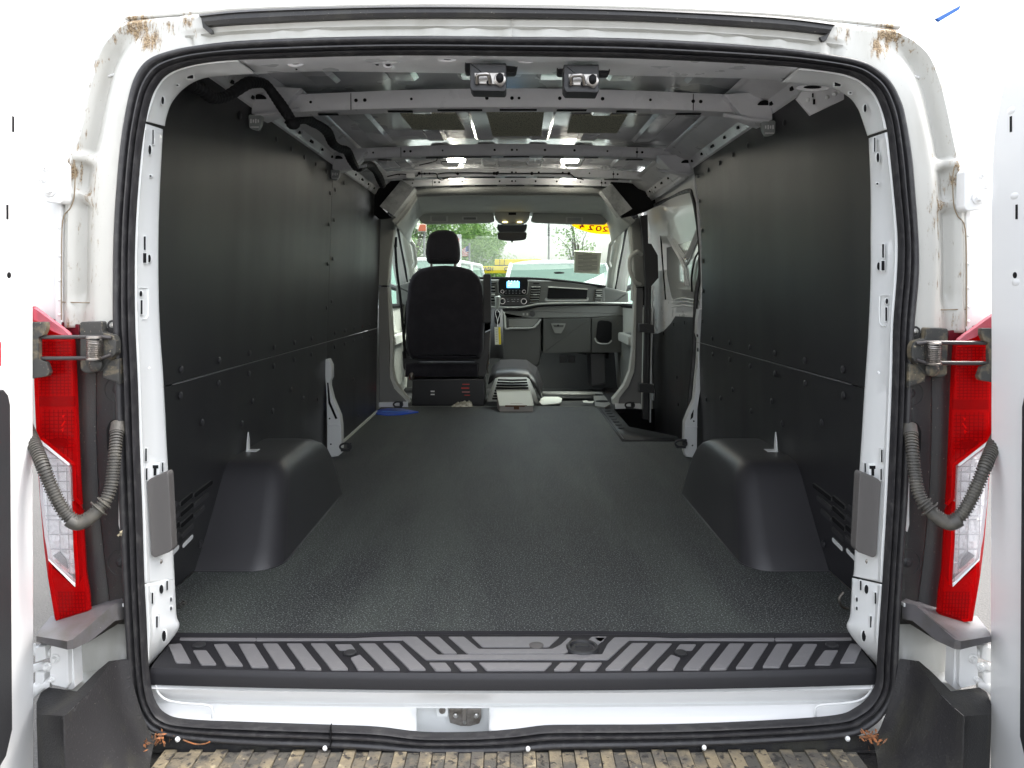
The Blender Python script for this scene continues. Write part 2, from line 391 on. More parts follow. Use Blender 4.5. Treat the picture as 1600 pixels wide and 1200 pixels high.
# ---- outer body shell: roof, sides, nose (built round the load space)
def shell_x(z):
    return 1.0 if z < .75 else 1.0 - .115 * ((z - .75) / .72) ** 1.6
def body_shell():
    for sx in (-1, 1):
        rows = []
        for y in (.10, .6, 1.3, 2.1, 3.0, 3.62):
            rows.append([V(sx * (shell_x(z) - (.03 if y < .2 else 0)), y, z) for z in (-.28, 0, .3, .6, .8, 1.0, 1.2, 1.34, 1.43, 1.50)])
        MB().grid(rows).build('side_panel', paint, VAN, thick=.004)
    rows = []
    for y in (.02, .10, .3, .9, 1.8, 2.8, 3.7, 4.15):
        dz = interp([(.02, -.25), (.10, -.22), (.3, -.165), (.9, -.03), (1.8, 0)], y)
        dz += -.06 if y > 4.1 else 0
        cr = .12 if y > .5 else .12
        rows.append([V(x * (.925 if y > .2 else .86), y, 1.50 + dz + cr * (1 - abs(x) ** 3)) for x in [i / 10 for i in range(-10, 11)]])
    MB().grid(rows).build('roof', paint, VAN, thick=.004)
    # nose: bonnet, wings, bumper
    rows = []
    for y, z, wd in ((5.22, .86, .86), (5.45, .78, .84), (5.75, .66, .80), (5.98, .48, .78), (6.08, .25, .82), (6.08, -.1, .86), (6.0, -.42, .84)):
        rows.append([V(x * wd, y - .18 * abs(x) ** 3, z - .05 * abs(x) ** 4) for x in [i / 8 for i in range(-8, 9)]])
    MB().grid(rows).build('bonnet', paint, VAN, thick=.004)
    for sx in (-1, 1):
        MB().grid([[V(sx * (.99 - .02 * (y > 5)), y, z) for z in (-.42, -.1, .2, .5)] + [V(sx * (.97 if y < 5 else .86), y, zt)] for y, zt in ((3.62, .56), (4.3, .6), (5.0, .68), (5.4, .72))]).build('wing_panel', paint, VAN, thick=.004)
        MB().grid([[V(sx * .99, 5.4, z) for z in (-.42, 0, .3, .72)], [V(sx * .82, 5.95, z) for z in (-.42, 0, .3, .55)]]).build('front_wing', paint, VAN, thick=.004)
        for y in (1.02, 4.9):   # wheels
            t = MB(); c = V(sx * .86, y, -.36)
            prof = [(-.11, .20), (-.11, .30), (-.08, .345), (.08, .345), (.11, .30), (.11, .20)]
            n = 28
            t.grid([[c + V(q[0], q[1] * math.cos(k * 2 * math.pi / n), q[1] * math.sin(k * 2 * math.pi / n)) for q in prof] for k in range(n)], closed=True)
            wh = t.build('wheel', mat('tyre_rubber', (.02, .02, .02), .8), VAN)
            MB().disc(c - V(sx * .02, 0, 0), V(sx, 0, 0), .205, .10, 24, dome=-.03).build('rim', steel_d, wh)
    MB().add([(-.97, .12, -.12), (.97, .12, -.12), (.97, 6.0, -.2), (-.97, 6.0, -.2)], [(0, 1, 2, 3)]).build('underbody', black, VAN, thick=.01)
body_shell()

# ---- rear door seal
SEAL = [((800,59),(800,87)),((1000,62),(1000,91)),((1200,75),(1200,101)),((1300,88),(1290,110)),((1345,98),(1330,118)),((1370,112),(1352,130)),((1390,132),(1368,146)),((1405,162),(1379,170)),
 ((1412,190),(1387,200)),((1422,250),(1393,250)),((1426,300),(1398,300)),((1431,370),(1404,370)),((1432,430),(1403,430)),((1425,510),(1397,510)),((1421,600),(1395,600)),((1416,750),(1389,750)),
 ((1408,870),(1383,860)),((1403,950),(1378,940)),((1400,1030),(1372,1025)),((1396,1075),(1370,1065)),((1380,1110),(1358,1090)),((1355,1134),(1338,1107)),((1320,1148),(1305,1119)),((1200,1157),(1200,1127)),
 ((1050,1163),(1050,1133)),((900,1166),(900,1134)),((850,1168),(850,1135)),((800,1172),(800,1141)),((725,1173),(740,1145)),((650,1172),(660,1145)),((585,1168),(590,1137)),((517,1164),(517,1134)),
 ((400,1161),(400,1130)),((300,1152),(290,1125)),((250,1142),(256,1115)),((226,1126),(241,1095)),((211,1098),(234,1068)),((204,1050),(230,1025)),((199,980),(227,960)),((195,900),(224,900)),
 ((190,800),(221,800)),((186,700),(217,700)),((183,600),(214,600)),((180,510),(210,510)),((180,440),(209,440)),((181,370),(210,370)),((185,300),(214,300)),((192,225),(221,225)),((203,160),(231,168)),
 ((214,122),(243,136)),((232,97),(263,114)),((262,83),(300,101)),((310,73),(350,94)),((400,64),(420,91)),((600,58),(600,86))]
flat = [(*o, *i) for o, i in SEAL]
flat = cat(flat, 5, True)
prof = [(-.02, .035), (0, .012), (.02, -.006), (.08, -.016), (.18, -.021), (.30, -.021), (.40, -.016), (.45, -.004), (.49, -.003), (.53, -.014), (.60, -.021), (.67, -.021), (.73, -.015), (.765, -.004), (.80, -.004), (.84, -.013), (.90, -.018), (.96, -.014), (1.0, -.004), (1.005, .004)]
def seal():
    rows = []
    for ox, oy, ix, iy in flat:
        rows.append([P(ox + (ix - ox) * u, oy + (iy - oy) * u, 0) + V(0, yo, 0) for u, yo in prof])
    return MB().grid(rows, closed=True).build('door_seal', rubber, VAN, sharp=60)
sl = seal()
MB().box(P(517, 1149, -.02) , (.002, .012, .042), bev=0).build('seal_joint', black, sl)

# ---- white rear frame outside the seal: header and corner pillars
BO_L = [(800,11),(600,11),(400,16),(300,22),(230,27),(190,33),(165,54),(150,78),(138,120),(128,160),(119,205),(106,240),(98,265),(97,330),(96,400),(96,450),(96,512)]
SO_L = [(800,62),(600,61),(400,67),(310,76),(272,84),(246,94),(228,108),(216,126),(208,150),(202,180),(197,210),(193,250),(189,300),(186,345),(184,400),(183,450),(184,512)]
BO_R = [(800,11),(1000,16),(1200,26),(1300,34),(1375,41),(1407,45),(1437,60),(1460,82),(1476,120),(1487,162),(1500,225),(1506,252),(1511,285),(1512,345),(1513,400),(1513,450),(1513,520)]
SO_R = [(800,62),(1000,65),(1200,78),(1298,91),(1338,101),(1360,108),(1378,122),(1388,138),(1400,162),(1406,185),(1413,212),(1418,250),(1422,300),(1426,345),(1428,400),(1427,450),(1422,520)]
def rear_frame():
    for side, B, So in (('L', BO_L, SO_L), ('R', BO_R, SO_R)):
        pr = cat([(*b, *s_) for b, s_ in zip(B, So)], 8)
        rows = []
        for i, (bx, by, sx_, sy_) in enumerate(pr):
            k = i / 8.0                         # control index
            row = []
            side_w = max(0, min(1, (k - 4) / 2.5))
            for u in [j / 18 for j in range(19)]:
                # u=0 outer edge, u=1 seal edge
                d = 0
                ch = math.exp(-((u - .33) / .15) ** 2) * .030 * side_w
                step = 1 - max(0, min(1, (abs(k - 11.1) - .12) / .18)) if k < 12 else 0
                st2 = 1 - max(0, min(1, (abs(k - 12.55) - .05) / .15))
                ch *= (1 - .8 * step) * (1 - .7 * st2) * (1 - .5 * max(0, min(1, (k - 15.2) / .3)))
                d += ch
                if u < .12: d += (.12 - u) / .12 * .012
                if u > .55: d += -.006 * side_w * min(1, (u - .55) / .1)
                # header: row of stamped cups just above the seal
                if k < 3.2:
                    px = sx_; ph = ((px - 800) / 60.5) % 1.0
                    cup = max(0, min(1, (abs(ph - .5) < .40) * 1.0))
                    if .62 < u < .93: d += .010 * cup
                    if u < .55: d += -.004
                row.append(P(bx + (sx_ - bx) * u, by + (sy_ - by) * u, 0) + V(0, d - .004, 0))
            rows.append(row)
        MB().grid(rows).build('rear_pillar_frame', paint_d, VAN, sharp=50, thick=.002)
rear_frame()
# lip along the top edge of the header and black gutter strip
def strip_path(pts, y, r, name, mt, parent, n=8):
    return MB().tube([P(px, py, y) for px, py in cat(pts, 8)], r, n).build(name, mt, parent)
strip_path([(196,29),(300,20),(400,13),(600,8),(800,8),(1000,12),(1200,22),(1300,31),(1405,42)], .006, .0045, 'roof_edge_flange', paint_d, VAN)
top = [(314,26),(400,18),(600,12.5),(800,13),(1000,18),(1200,28),(1302,40)]
bot = [(330,46),(400,41),(600,33),(800,33),(1000,37),(1200,49),(1287,58)]
t2, b2 = cat(top, 6), cat(bot, 6)
rows = []
for i, (A, B) in enumerate(zip(t2, b2)):
    rows.append([P(A[0] + (B[0] - A[0]) * u, A[1] + (B[1] - A[1]) * u, 0) + V(0, yo, 0) for u, yo in ((0, -.004), (.04, -.016), (.25, -.022), (.32, -.018), (.62, -.019), (.7, -.025), (.95, -.020), (1, -.004))])
gs = MB().grid(rows)
gs.prism([P(314, 27, -.014), P(331, 46, -.014), P(332, 51, -.014), P(327, 52, -.014), P(317, 43, -.014)], V(0, .01, 0))
gs.prism([P(1302, 41, -.014), P(1291, 63, -.014), P(1285, 64, -.014), P(1281, 58, -.014), P(1287, 56, -.014)], V(0, .01, 0))
gs.build('gutter_strip', plas_d, VAN)

def both(fn):
    fn(TL, -1); fn(TR, 1)

# ---- the body corner outside the pillar, with seam and weld dimples
def corner(T, sx):
    ctrl = [((100,262),(84,262)),((97,300),(60,270)),((97,345),(44,300)),((96,400),(40,380)),((96,450),(38,450)),((97,516),(36,512))]
    rows = []
    for a_, b_, c_, d_ in cat([(*p, *q) for p, q in ctrl], 5):
        rows.append([P(*T(a_ + (c_ - a_) * u + (1 if u == 0 else 0), b_ + (d_ - b_) * u), 0) + V(0, yo, 0) for u, yo in ((0, .010), (.06, .004), (.18, .004), (.22, .010), (.6, .012), (.85, .016), (1, .022))])
    o = MB().grid(rows).build('body_corner', paint, VAN, sharp=40, thick=.002)
    md = MB()
    for py in (356, 400, 438, 468, 492): md.disc(P(*T(93, py), .003), V(0, -1, 0), .0035, .001, 10, dome=.001)
    each(md, 'weld_dimple', paint, o)
    # sealer seam lines
    seam = MB().tube([P(*T(px, py), .0) for px, py in cat([(112, 240), (117, 262), (116, 305), (110, 325), (98, 345), (96, 420), (96, 500)], 5)], .0012, 6)
    seam.tube([P(*T(px, py), .002) for px, py in ((96, 472), (130, 473), (182, 473))], .0012, 6)
    seam.build('seam_line', mat('seam_sealer_dirty', (.22, .17, .11), .8), VAN)
both(corner)
# ---- inner (receding) pillar panels
FL = {
 'corner_gusset_L': [((370,93),(398,115)),((350,94),(360,117)),((300,101),(317,122)),((263,114),(288,137)),((243,136),(268,160)),((231,168),(259,185)),((225,189),(257,197))],
 'pillar_L': [((224,192),(254,202)),((214,300),(249,300)),((210,370),(247,370)),((209,440),(247,440)),((210,510),(249,510)),((214,600),(255,600)),((217,700),(260,700)),((221,800),(266,800)),((224,900),(272,898)),((224,910),(272,900))],
 'pillar_foot_L': [((225,913),(272,902)),((227,960),(275,960)),((228,990),(277,985)),((231,1040),(232,1041))],
 'corner_gusset_R': [((1249,106),(1223,128)),((1290,110),(1290,134)),((1330,118),(1325,150)),((1352,130),(1340,168)),((1368,146),(1346,182)),((1379,170),(1351,197)),((1386,202),(1356,212))],
 'pillar_R': [((1387,206),(1358,216)),((1398,300),(1361,300)),((1404,370),(1361,370)),((1403,430),(1361,430)),((1397,510),(1358,510)),((1395,600),(1352,600)),((1391,700),(1345,712)),((1387,800),(1339,800)),((1383,860),(1335,888)),((1382,911),(1333,900))],
 'pillar_foot_R': [((1382,914),(1332,903)),((1378,950),(1329,960)),((1376,990),(1326,986)),((1372,1036),(1371,1040))],
}
def inner_panels():
    for key, prs in FL.items():
        nm = key[:-2]; pr = cat([(*a_, *b_) for a_, b_ in prs], 6); rows = []
        for a0, a1, b0, b1 in pr:
            row = []
            ax, ay = a0 - (8 if key.endswith('L') else -8) * 0, a1
            # tuck under the seal a little
            ex, ey = (a0 - b0) * .15, (a1 - b1) * .15
            for u, yo in ((-.15, .018), (0, .010), (.12, .012), (.2, .030), (.6, .060), (.9, .088), (.97, .095), (1.0, .11), (1.0, .14)):
                d0, d1 = a0 + (b0 - a0) * u, a1 + (b1 - a1) * u
                row.append(P(d0, d1, yo))
            rows.append(row)
        MB().grid(rows).build(nm, paint_in if 'gusset' not in nm else paint_in, VAN, sharp=30, thick=.002)
    # header underside between the gussets
    hp = [((373,92.5),(401,115.5)),((420,91),(430,113)),((500,88),(500,111)),((600,86),(600,112)),((725,86),(725,114)),((800,87),(800,115)),((1000,91),(1000,118)),((1180,100),(1185,123)),((1246,106),(1220,128))]
    rows = []
    for a0, a1, b0, b1 in cat([(*a_, *b_) for a_, b_ in hp], 6):
        rows.append([P(a0 + (b0 - a0) * u, a1 + (b1 - a1) * u, yo) for u, yo in ((-.2, 0), (0, .006), (.1, .02), (.93, .165), (1.0, .18), (1.0, .20))])
    MB().grid(rows).build('rear_header', paint_shade, VAN, sharp=30, thick=.002)
inner_panels()
IN_L = [(100,300),(114,263),(136,243),(168,231),(225,221),(300,214),(370,210),(440,209),(510,210),(600,214),(700,217),(800,221),(900,224),(960,227),(1040,231)]
IF_L = [(122,317),(137,288),(160,268),(185,259),(202,254),(300,249),(370,247),(440,247),(500,249),(600,255),(700,260),(800,266),(900,272),(960,275),(1040,277)]
def hole_y(px, py):
    xi, xf = interp(IN_L, py), interp(IF_L, py); u = max(0, min(1, (px - xi) / (xf - xi)))
    for (u0, y0), (u1, y1) in zip(((0, .004), (.12, .012), (.2, .03), (.6, .06), (.9, .088), (1, .1)), ((.12, .012), (.2, .03), (.6, .06), (.9, .088), (1, .1), (1.1, .11))):
        if u0 <= u <= u1: return y0 + (y1 - y0) * (u - u0) / (u1 - u0)
    return .05
HOLES = [(234,234,4,15,1),(239,214,1.6,22,0),(254,157,4,12,1),(297,120,9,5,0),(226,380,2.5,21,0),(226,403,4.5,15,0),(233,404,4.5,12,1),(220,459,4,9,1),(221,480,2.5,22,0),(228,711,2,20,0),
         (229,741,2,18,0),(254,730,1.8,14,0),(252,921,6,14,1),(261,915,2,14,0),(238,935,2,17,0),(267,937,2.4,7,1),(267,951,2.4,6,1),(245,972,2.2,17,0),(256,994,6,17,1),(277,133,3,2,0),(235,275,3,3,1)]
def holes(T, sx):
    m = MB(); rim = MB()
    for px, py, w_, h_, rd in HOLES:
        y = hole_y(px, py) - .007
        if rd: pts = [(px + w_ / 2 * math.cos(t * math.pi / 6), py + h_ / 2 * math.sin(t * math.pi / 6)) for t in range(12)]
        else: pts = [(px - w_ / 2, py - h_ / 2), (px + w_ / 2, py - h_ / 2), (px + w_ / 2, py + h_ / 2), (px - w_ / 2, py + h_ / 2)]
        m.prism([P(*T(*p), y) for p in pts], V(0, .004, 0))
        big = [(px + (a_ - px) * (1 + 2.6 / w_), py + (b_ - py) * (1 + 2.6 / h_)) for a_, b_ in pts]
        rim.prism([P(*T(*p), y + .0015) for p in big], V(0, .006, 0), .0008)
    y = hole_y(242, 732) - .007
    m.prism([P(*T(*p), y) for p in ((238,727),(247,727),(247,732),(244,732),(244,743),(240,743),(240,732),(238,732))], V(0, .004, 0))
    rim.prism([P(*T(*p), y + .0015) for p in ((236,723),(249,723),(249,746),(236,746))], V(0, .006, 0), .001)
    each(m, 'mounting_hole', black, VAN); each(rim, 'hole_rim', paint_in, VAN)
    # embossed recess round the lower latch holes
    em = MB().tube([P(*T(px, py), hole_y(px, py) - .002) for px, py in ((216,449),(231,450),(232,470),(231,494),(228,499),(222,499))], .0016, 6)
    em.build('pressed_bead', paint_in, VAN)
    q = P(*T(250, 877), .06); MB().disc(q, V(0, -1, 0), .006, .003, 10, dome=.001).build('screw', steel_d, VAN)
    MB().disc(P(*T(234, 575), .03), V(0, -1, 0), .003, .003, 10).build('screw', paint_in, VAN)
both(holes)
# header holes (dark ovals with rims)
hm = MB(); hr = MB()
for px, py, a_, b_ in ((461,98,7,2.2),(606,101,4,1.8),(589,101,2.6,1.2),(699,91,8,2),(822,93,8,2),(989,96,8,2),(1031,108,2.5,1.2),(1157,108,9,2),(1188,111,1.6,1),(431,101,1.5,1),(463,108,1.5,.8),(1270,136,14,2.2)):
    u = (py - 86) / 27; y = .02 + u * .14 - .008
    hm.prism([P(px + a_ * math.cos(t * math.pi / 8), py + b_ * math.sin(t * math.pi / 8) * 1.0, y) for t in range(16)], V(0, .003, 0))
    if a_ > 3: hr.prism([P(px + 1.9 * a_ * math.cos(t * math.pi / 8), py + 1 + 2.4 * b_ * math.sin(t * math.pi / 8), y + .004) for t in range(16)], V(0, .006, 0), .0015)
each(hm, 'header_hole', black, VAN); each(hr, 'header_hole_rim', paint_shade, VAN)
# triangular bracket plates behind the gussets
def gus(T, sx):
    pts = [(1245,154),(1267,180),(1322,154),(1330,148),(1300,128),(1262,130)]
    if sx < 0: return
    if sx < 0: pts = [(1245,150),(1262,148),(1293,172),(1318,160),(1322,150),(1330,140)]; pts = [(1606 - a_, b_ - 8) for a_, b_ in pts]
    o = MB().prism([P(a_, b_, .42) for a_, b_ in pts], V(0, .01, 0), .003).build('corner_bracket', paint_shade, VAN)
    if sx > 0:
        mm = MB()
        for a_, b_, w_, h_ in ((1270,149,2,6),(1272,159,3,8)): mm.box(P(a_, b_, .418), (w_ * .0017, .003, h_ * .0017))
        each(mm, 'bracket_hole', black, o)
        mm = MB()
        for a_, b_ in ((1304,147),(1311,143),(1292,152),(1262,156)): mm.disc(P(a_, b_, .42), V(0, -1, 0), .006, .003, 10, dome=.003)
        each(mm, 'weld_nut', paint_in, o)
both(gus)
# grey snap-on covers
both(lambda T, s: plate('pillar_cover', [(229,753),(234,748),(260,737),(263,742),(269,858),(265,863),(241,872),(236,868)], .026, .025, pad, VAN, .0025, 5, T))

# ---- load floor mat
fl = MB().add([PF(277, 985)] and [V(-.905, .19, 0), V(.905, .19, 0), V(.905, 2.49, 0), V(.586, 2.49, 0), V(.586, 3.72, 0), V(-.905, 3.72, 0), V(-.905, .19, -.02), V(.905, .19, -.02), V(.905, 2.49, -.02), V(.586, 2.49, -.02), V(.586, 3.72, -.02), V(-.905, 3.72, -.02)],
     [(0, 1, 2, 3), (0, 3, 4, 5), (0, 1, 7, 6), (1, 2, 8, 7), (2, 3, 9, 8), (3, 4, 10, 9), (4, 5, 11, 10)])
fl.build('floor_mat', carpet, VAN)
MB().box((-.15, 3.735, -.004), (1.45, .012, .01)).build('floor_edge_trim', grey_m, VAN)
MB().box((-.893, 2.62, .004), (.012, 1.7, .014)).build('floor_edge_trim', grey_l, VAN)

# ---- scuff plate
rows = []
n = 30
for i in range(n + 1):
    t = i / n; x0 = 232 + (1371 - 232) * t; xb = 277 + (1326 - 277) * t
    bow = 12 * (1 - (2 * t - 1) ** 2)
    rise = 3.5 * max(0, 1 - abs((xb - 800) / 240) ** 6) if abs(xb - 800) < 240 else 0
    bk = PF(xb, 989 - rise, .006)
    ft = PF(x0 - (x0 - 800) * .008, 1041 + bow * .75, .004)
    rows.append([bk - V(0, 0, .012), bk, bk + (ft - bk) * .05 + V(0, 0, .004), bk + (ft - bk) * .10 + V(0, 0, 0), bk + (ft - bk) * .14 + V(0, 0, .003), bk + (ft - bk) * .2, bk + (ft - bk) * .92,
                 ft + V(0, -.002, -.002), ft + V(0, -.007, -.008), ft + V(0, -.009, -.014), V(ft.x, ft.y - .010, -.030), V(ft.x, ft.y + .01, -.032)])
sp = MB().grid(rows).build('scuff_plate', scuff, VAN, sharp=25)
def z9(*q): return [(a_ / 4, 900 + b_ / 4) for a_, b_ in q]
def z10(*q): return [(400 + a_ / 4, 900 + b_ / 4) for a_, b_ in q]
INS = [z9((1050,425),(1130,420),(1195,540),(1100,540)), z9((1205,463),(1290,463),(1355,550),(1255,550)), z9((1335,425),(1420,422),(1520,558),(1410,555)), z9((1490,422),(1590,422),(1680,565),(1570,565)),
       z10((40,420),(135,420),(248,572),(140,572)), z10((190,420),(285,420),(412,580),(305,578)), z10((340,420),(440,420),(578,580),(470,580)), z10((492,425),(595,425),(622,460),(520,462)), z10((590,510),(650,490),(740,582),(635,582)),
       z10((642,420),(745,420),(902,582),(798,582)), z10((792,418),(895,418),(1063,582),(960,582)), z10((1050,378),(1145,378),(1258,482),(1170,482)), z10((1080,540),(1185,540),(1222,585),(1120,585)), z10((1235,540),(1340,540),(1385,585),(1280,585))]
def ins(pts, nm='grip_insert'):
    pts = rc(pts, 2.2, 3)
    MB().prism([PF(a_, b_, .0072) for a_, b_ in pts], V(0, 0, -.004), .0008).build(nm, insert, sp)
for q in INS:
    ins(q); ins([(1611 - a_, b_) for a_, b_ in q])
sym = lambda q: q + [(1611 - a_, b_) for a_, b_ in q[::-1]]
ins(sym(z10((1345,378),(1415,442))[:2]))
ins(sym([(748,1035),(760,1046)]))
ins([(1203/4*0+700,994.5),(725,994.5),(748,1013.5),(863,1013.5),(876,1007),(888,996),(894,997),(884,1008),(888,1018),(880,1021),(730,1021)])
ins([(401,996),(400,1001),(627,1000),(629,999.5),(665,1030),(950,1030),(983,1000),(1210,1001),(1210,996),(960,995.5),(949,1006),(941,1022),(684,1022.5),(651,994.5),(600,993.5)])
ins([(928,996),(946,996),(941,1003),(934,1001)])
ins([(280,1000),(400,1001),(400,996),(282,995)]); ins([(1611-280,1000),(1611-400,1001),(1611-400,996),(1611-282,995)])
for q in ((311,1009),(547,1021)):
    for px in (q[0], 1611 - q[0]):
        MB().disc(PF(px, q[1], .006), V(0, 0, 1), .014, .004, 20).disc(PF(px, q[1], .010), V(0, 0, 1), .008, -.0005, 14).build('screw_cap', plas, sp)
c = PF(910, 1013, .006)
def ring(mb, c, r0, r1, z0, z1, n=32):
    mb.grid([[c + V(r * math.cos(k * 2 * math.pi / n), r * math.sin(k * 2 * math.pi / n), z) for r, z in ((r1, z0), (r1 - .002, z1), (r0 + .002, z1), (r0, z0))] for k in range(n)], closed=True)
m_ = MB(); ring(m_, c, .026, .036, 0, .006); m_.disc(c, V(0, 0, 1), .025, .003, 28, dome=.002); m_.box(c + V(0, 0, .006), (.032, .006, .003))
m_.build('round_cap', plas, sp)
MB().disc(PF(838, 1009, .006), V(0, 0, 1), .0165, .0028, 24).build('oval_badge', pad, sp)

# ---- white sill below the scuff plate, with the latch pocket
def sill():
    def row(py, y, bow=0):
        return py, y
    xs = [214 + (1392 - 214) * i / 48 for i in range(49)]
    xs = sorted(set(xs + [650, 765])) 
    def pt(px, base, y, edge=0):
        t = (px - 803) / 590.0
        k = max(0, abs(t) - .86) / .14
        py = base - 8 * t * t
        return P(px, py, y - 0 * k)
    seq = [(1066, .045), (1074, .030), (1083, .020), (1086, .024), (1096, .055), (1101, .060), (1104.5, .050), (1106, .046)]
    rows_top = [[pt(px, b_, y) for px in xs] for b_, y in seq]
    bl = MB(); bl.grid(rows_top)
    seq2 = [(1106, .046), (1116, .035), (1130, .020), (1146, .008), (1165, .004)]
    for xa in ([x for x in xs if x <= 650], [x for x in xs if x >= 765]):
        bl.grid([[pt(px, b_, y) for px in xa] for b_, y in seq2])
    o = bl.build('rear_sill', paint, VAN, sharp=25, thick=.002)
    # corner embossing (rounded beads)
    for sx in (0, 1):
        T = TL if sx == 0 else (lambda a_, b_: (1606 - a_, b_))
        MB().tube([P(*T(px, py), .022) for px, py in cat([(243,1066),(247,1082),(262,1094),(290,1099),(320,1101),(331,1106),(332,1122)], 5)], .0022, 8).build('pressed_bead', paint, o)
    pk = MB()
    A = [P(650, 1106, .046), P(765, 1106, .046), P(765, 1150, .006), P(650, 1150, .006)]
    Bk = [P(652, 1106, .085), P(763, 1106, .085), P(763, 1152, .085), P(652, 1152, .085)]
    pk.add(A + Bk, [(4, 5, 6, 7), (0, 1, 5, 4), (1, 2, 6, 5), (3, 0, 4, 7), (2, 3, 7, 6)])
    pk.build('latch_pocket', paint_in, VAN, thick=.002)
    st = MB().prism([P(a_, b_, .070) for a_, b_ in ((702,1108),(752,1108),(752,1122),(749,1131),(735,1135),(720,1135),(703,1130),(701,1120))], V(0, .008, 0), .002)
    s0 = st.build('striker_plate', steel_d, VAN)
    MB().tube([P(726, 1108, .066), P(726, 1110, .045), P(726, 1124, .045), P(726, 1129, .066)], .0045, 10).build('striker_bar', chrome, s0)
    for px in (712, 744): MB().disc(P(px, 1118, .068), V(0, -1, 0), .0055, .003, 12, dome=.001).box(P(px, 1118, .064), (.008, .002, .0015)).build('screw', steel, s0)
    q = MB().prism([P(a_, b_, .060) for a_, b_ in ((682,1106),(700,1106),(700,1120),(682,1120))], V(0, .02, 0), .002).build('pocket_bracket', paint_in, VAN)
    MB().disc(P(691, 1110, .058), V(0, -1, 0), .007, .003, 14).build('screw', steel_d, q)
sill()

# ---- rear bumper
bmp = MB()
TZ = -.150
bmp.add([V(-.79, -.62, TZ - .012), V(.79, -.62, TZ - .012), V(.79, .03, TZ - .012), V(-.79, .03, TZ - .012), V(-.79, -.62, TZ - .25), V(.79, -.62, TZ - .25)], [(0, 1, 2, 3), (0, 4, 5, 1)])
bm_o = bmp.build('bumper', bump_p, VAN)
rib0 = []
for k, tm in enumerate((tread, tread2)):
    m_ = MB(); nn = 10; L0, L1 = -.6, 0.0
    m_.prism([V(-.0126, L0, 0), V(.0126, L0, 0), V(.0126, L1, 0), V(-.0126, L1, 0)], V(0, 0, -.012), .0014)
    rib0.append(m_)
proto = [None, None]
i = 0; x = -.705
while x < .71:
    k = i % 2
    yend = -.012 - .004 * (i % 2)
    # the tread follows the swelling corners
    if proto[k] is None:
        proto[k] = rib0[k].build('tread_rib', (tread, tread2)[k], bm_o); ro = proto[k]
    else: ro = inst(proto[k], (0, 0, 0), bm_o)
    ro.location = V(x, yend, TZ + (.003 if k == 0 else 0)) - wloc(bm_o)
    x += .02645; i += 1
# vertical band under the seal
MB().grid([[P(px, py, y) for py, y in ((1156 - 20 * (abs(px - 803) / 590) ** 3, .012), (1162 - 12 * (abs(px - 803) / 590) ** 3, .002), (1172, -.004), (1176, -.008))] for px in range(230, 1381, 25)]).build('bumper_upright', bump_p, bm_o)
def bcorner(T, sx):
    # top ledge, outer face, inner sloping face as a swept surface
    a_ = lambda px, py, y: P(*T(px, py), y)
    m = MB()
    # inner face: from upper edge curve down to tread edge
    up = [(201,1030,-.02),(185,1031,-.03),(172,1037,-.05),(155,1060,-.09),(137,1084,-.13),(118,1103,-.17),(103,1116,-.20),(99,1119,-.205)]
    mid = [(211,1080,-.03),(198,1085,-.04),(185,1095,-.06),(170,1115,-.10),(152,1140,-.14),(130,1165,-.18),(106,1175,-.21),(100,1180,-.215)]
    lo = [(232,1140,-.035),(226,1150,-.05),(215,1160,-.07),(205,1185,-.11),(190,1215,-.15),(160,1250,-.19),(112,1260,-.22),(104,1270,-.22)]
    lo2 = [(246,1152,-.04),(240,1165,-.06),(236,1185,-.08),(232,1215,-.12),(228,1245,-.16),(220,1290,-.20),(150,1330,-.24),(110,1340,-.24)]
    rr = []
    for u, v_, w_, z_ in zip(up, mid, lo, lo2):
        rr.append([u, v_, w_, z_])
    fl_ = cat([tuple(c for q in r_ for c in q) for r_ in rr], 4)
    grid = []
    for r_ in fl_:
        cp = [tuple(r_[3 * k:3 * k + 3]) for k in range(4)]
        grid.append([a_(*q) for q in cat(cp, 5)])
    m.grid(grid)
    # rounded outer vertical edge and the outer face
    ed = []
    for t in range(9):
        an = t / 8
        px0 = 99 - 14 * math.sin(an * math.pi / 2) - 28 * an ** 2; yy = -.205 + .10 * an ** 1.6
        ed.append([a_(px0, 1119 - 3 * an, yy), a_(px0 - 0, 1128 - 3 * an, yy - .004), a_(px0 + 2, 1190, yy - .004), a_(px0 + 8, 1300, yy)])
    m.grid(ed)
    # top face
    m.add([a_(99, 1119, -.205), a_(57, 1116, -.105), a_(57, 1098, -.06), a_(64, 1082, -.05), a_(76, 1074, -.05), a_(120, 1080, -.09), a_(137, 1084, -.13), a_(118, 1103, -.17)], [(0, 1, 2, 3, 4, 5, 6, 7)])
    # ledge between recess and top
    m.add([a_(137, 1084, -.13), a_(120, 1080, -.09), a_(150, 1050, -.05), a_(170, 1033, -.02), a_(200, 1029, .0), a_(201, 1031, -.02), a_(185, 1032, -.03), a_(172, 1038, -.05), a_(155, 1061, -.09)], [(0, 1, 2, 8), (8, 2, 3, 7), (7, 3, 4, 6), (6, 4, 5)])
    m.build('bumper_corner', bump_p, bm_o, sharp=38)
both(bcorner)
for px, py in ((278,1155),(508,1169),(825,1170),(1100,1168),(1324,1154)):
    MB().disc(P(px, py + 1, -.022), V(0, -.6, .8), .0048, .006, 10, dome=.001).build('clip_pin', white, bm_o)

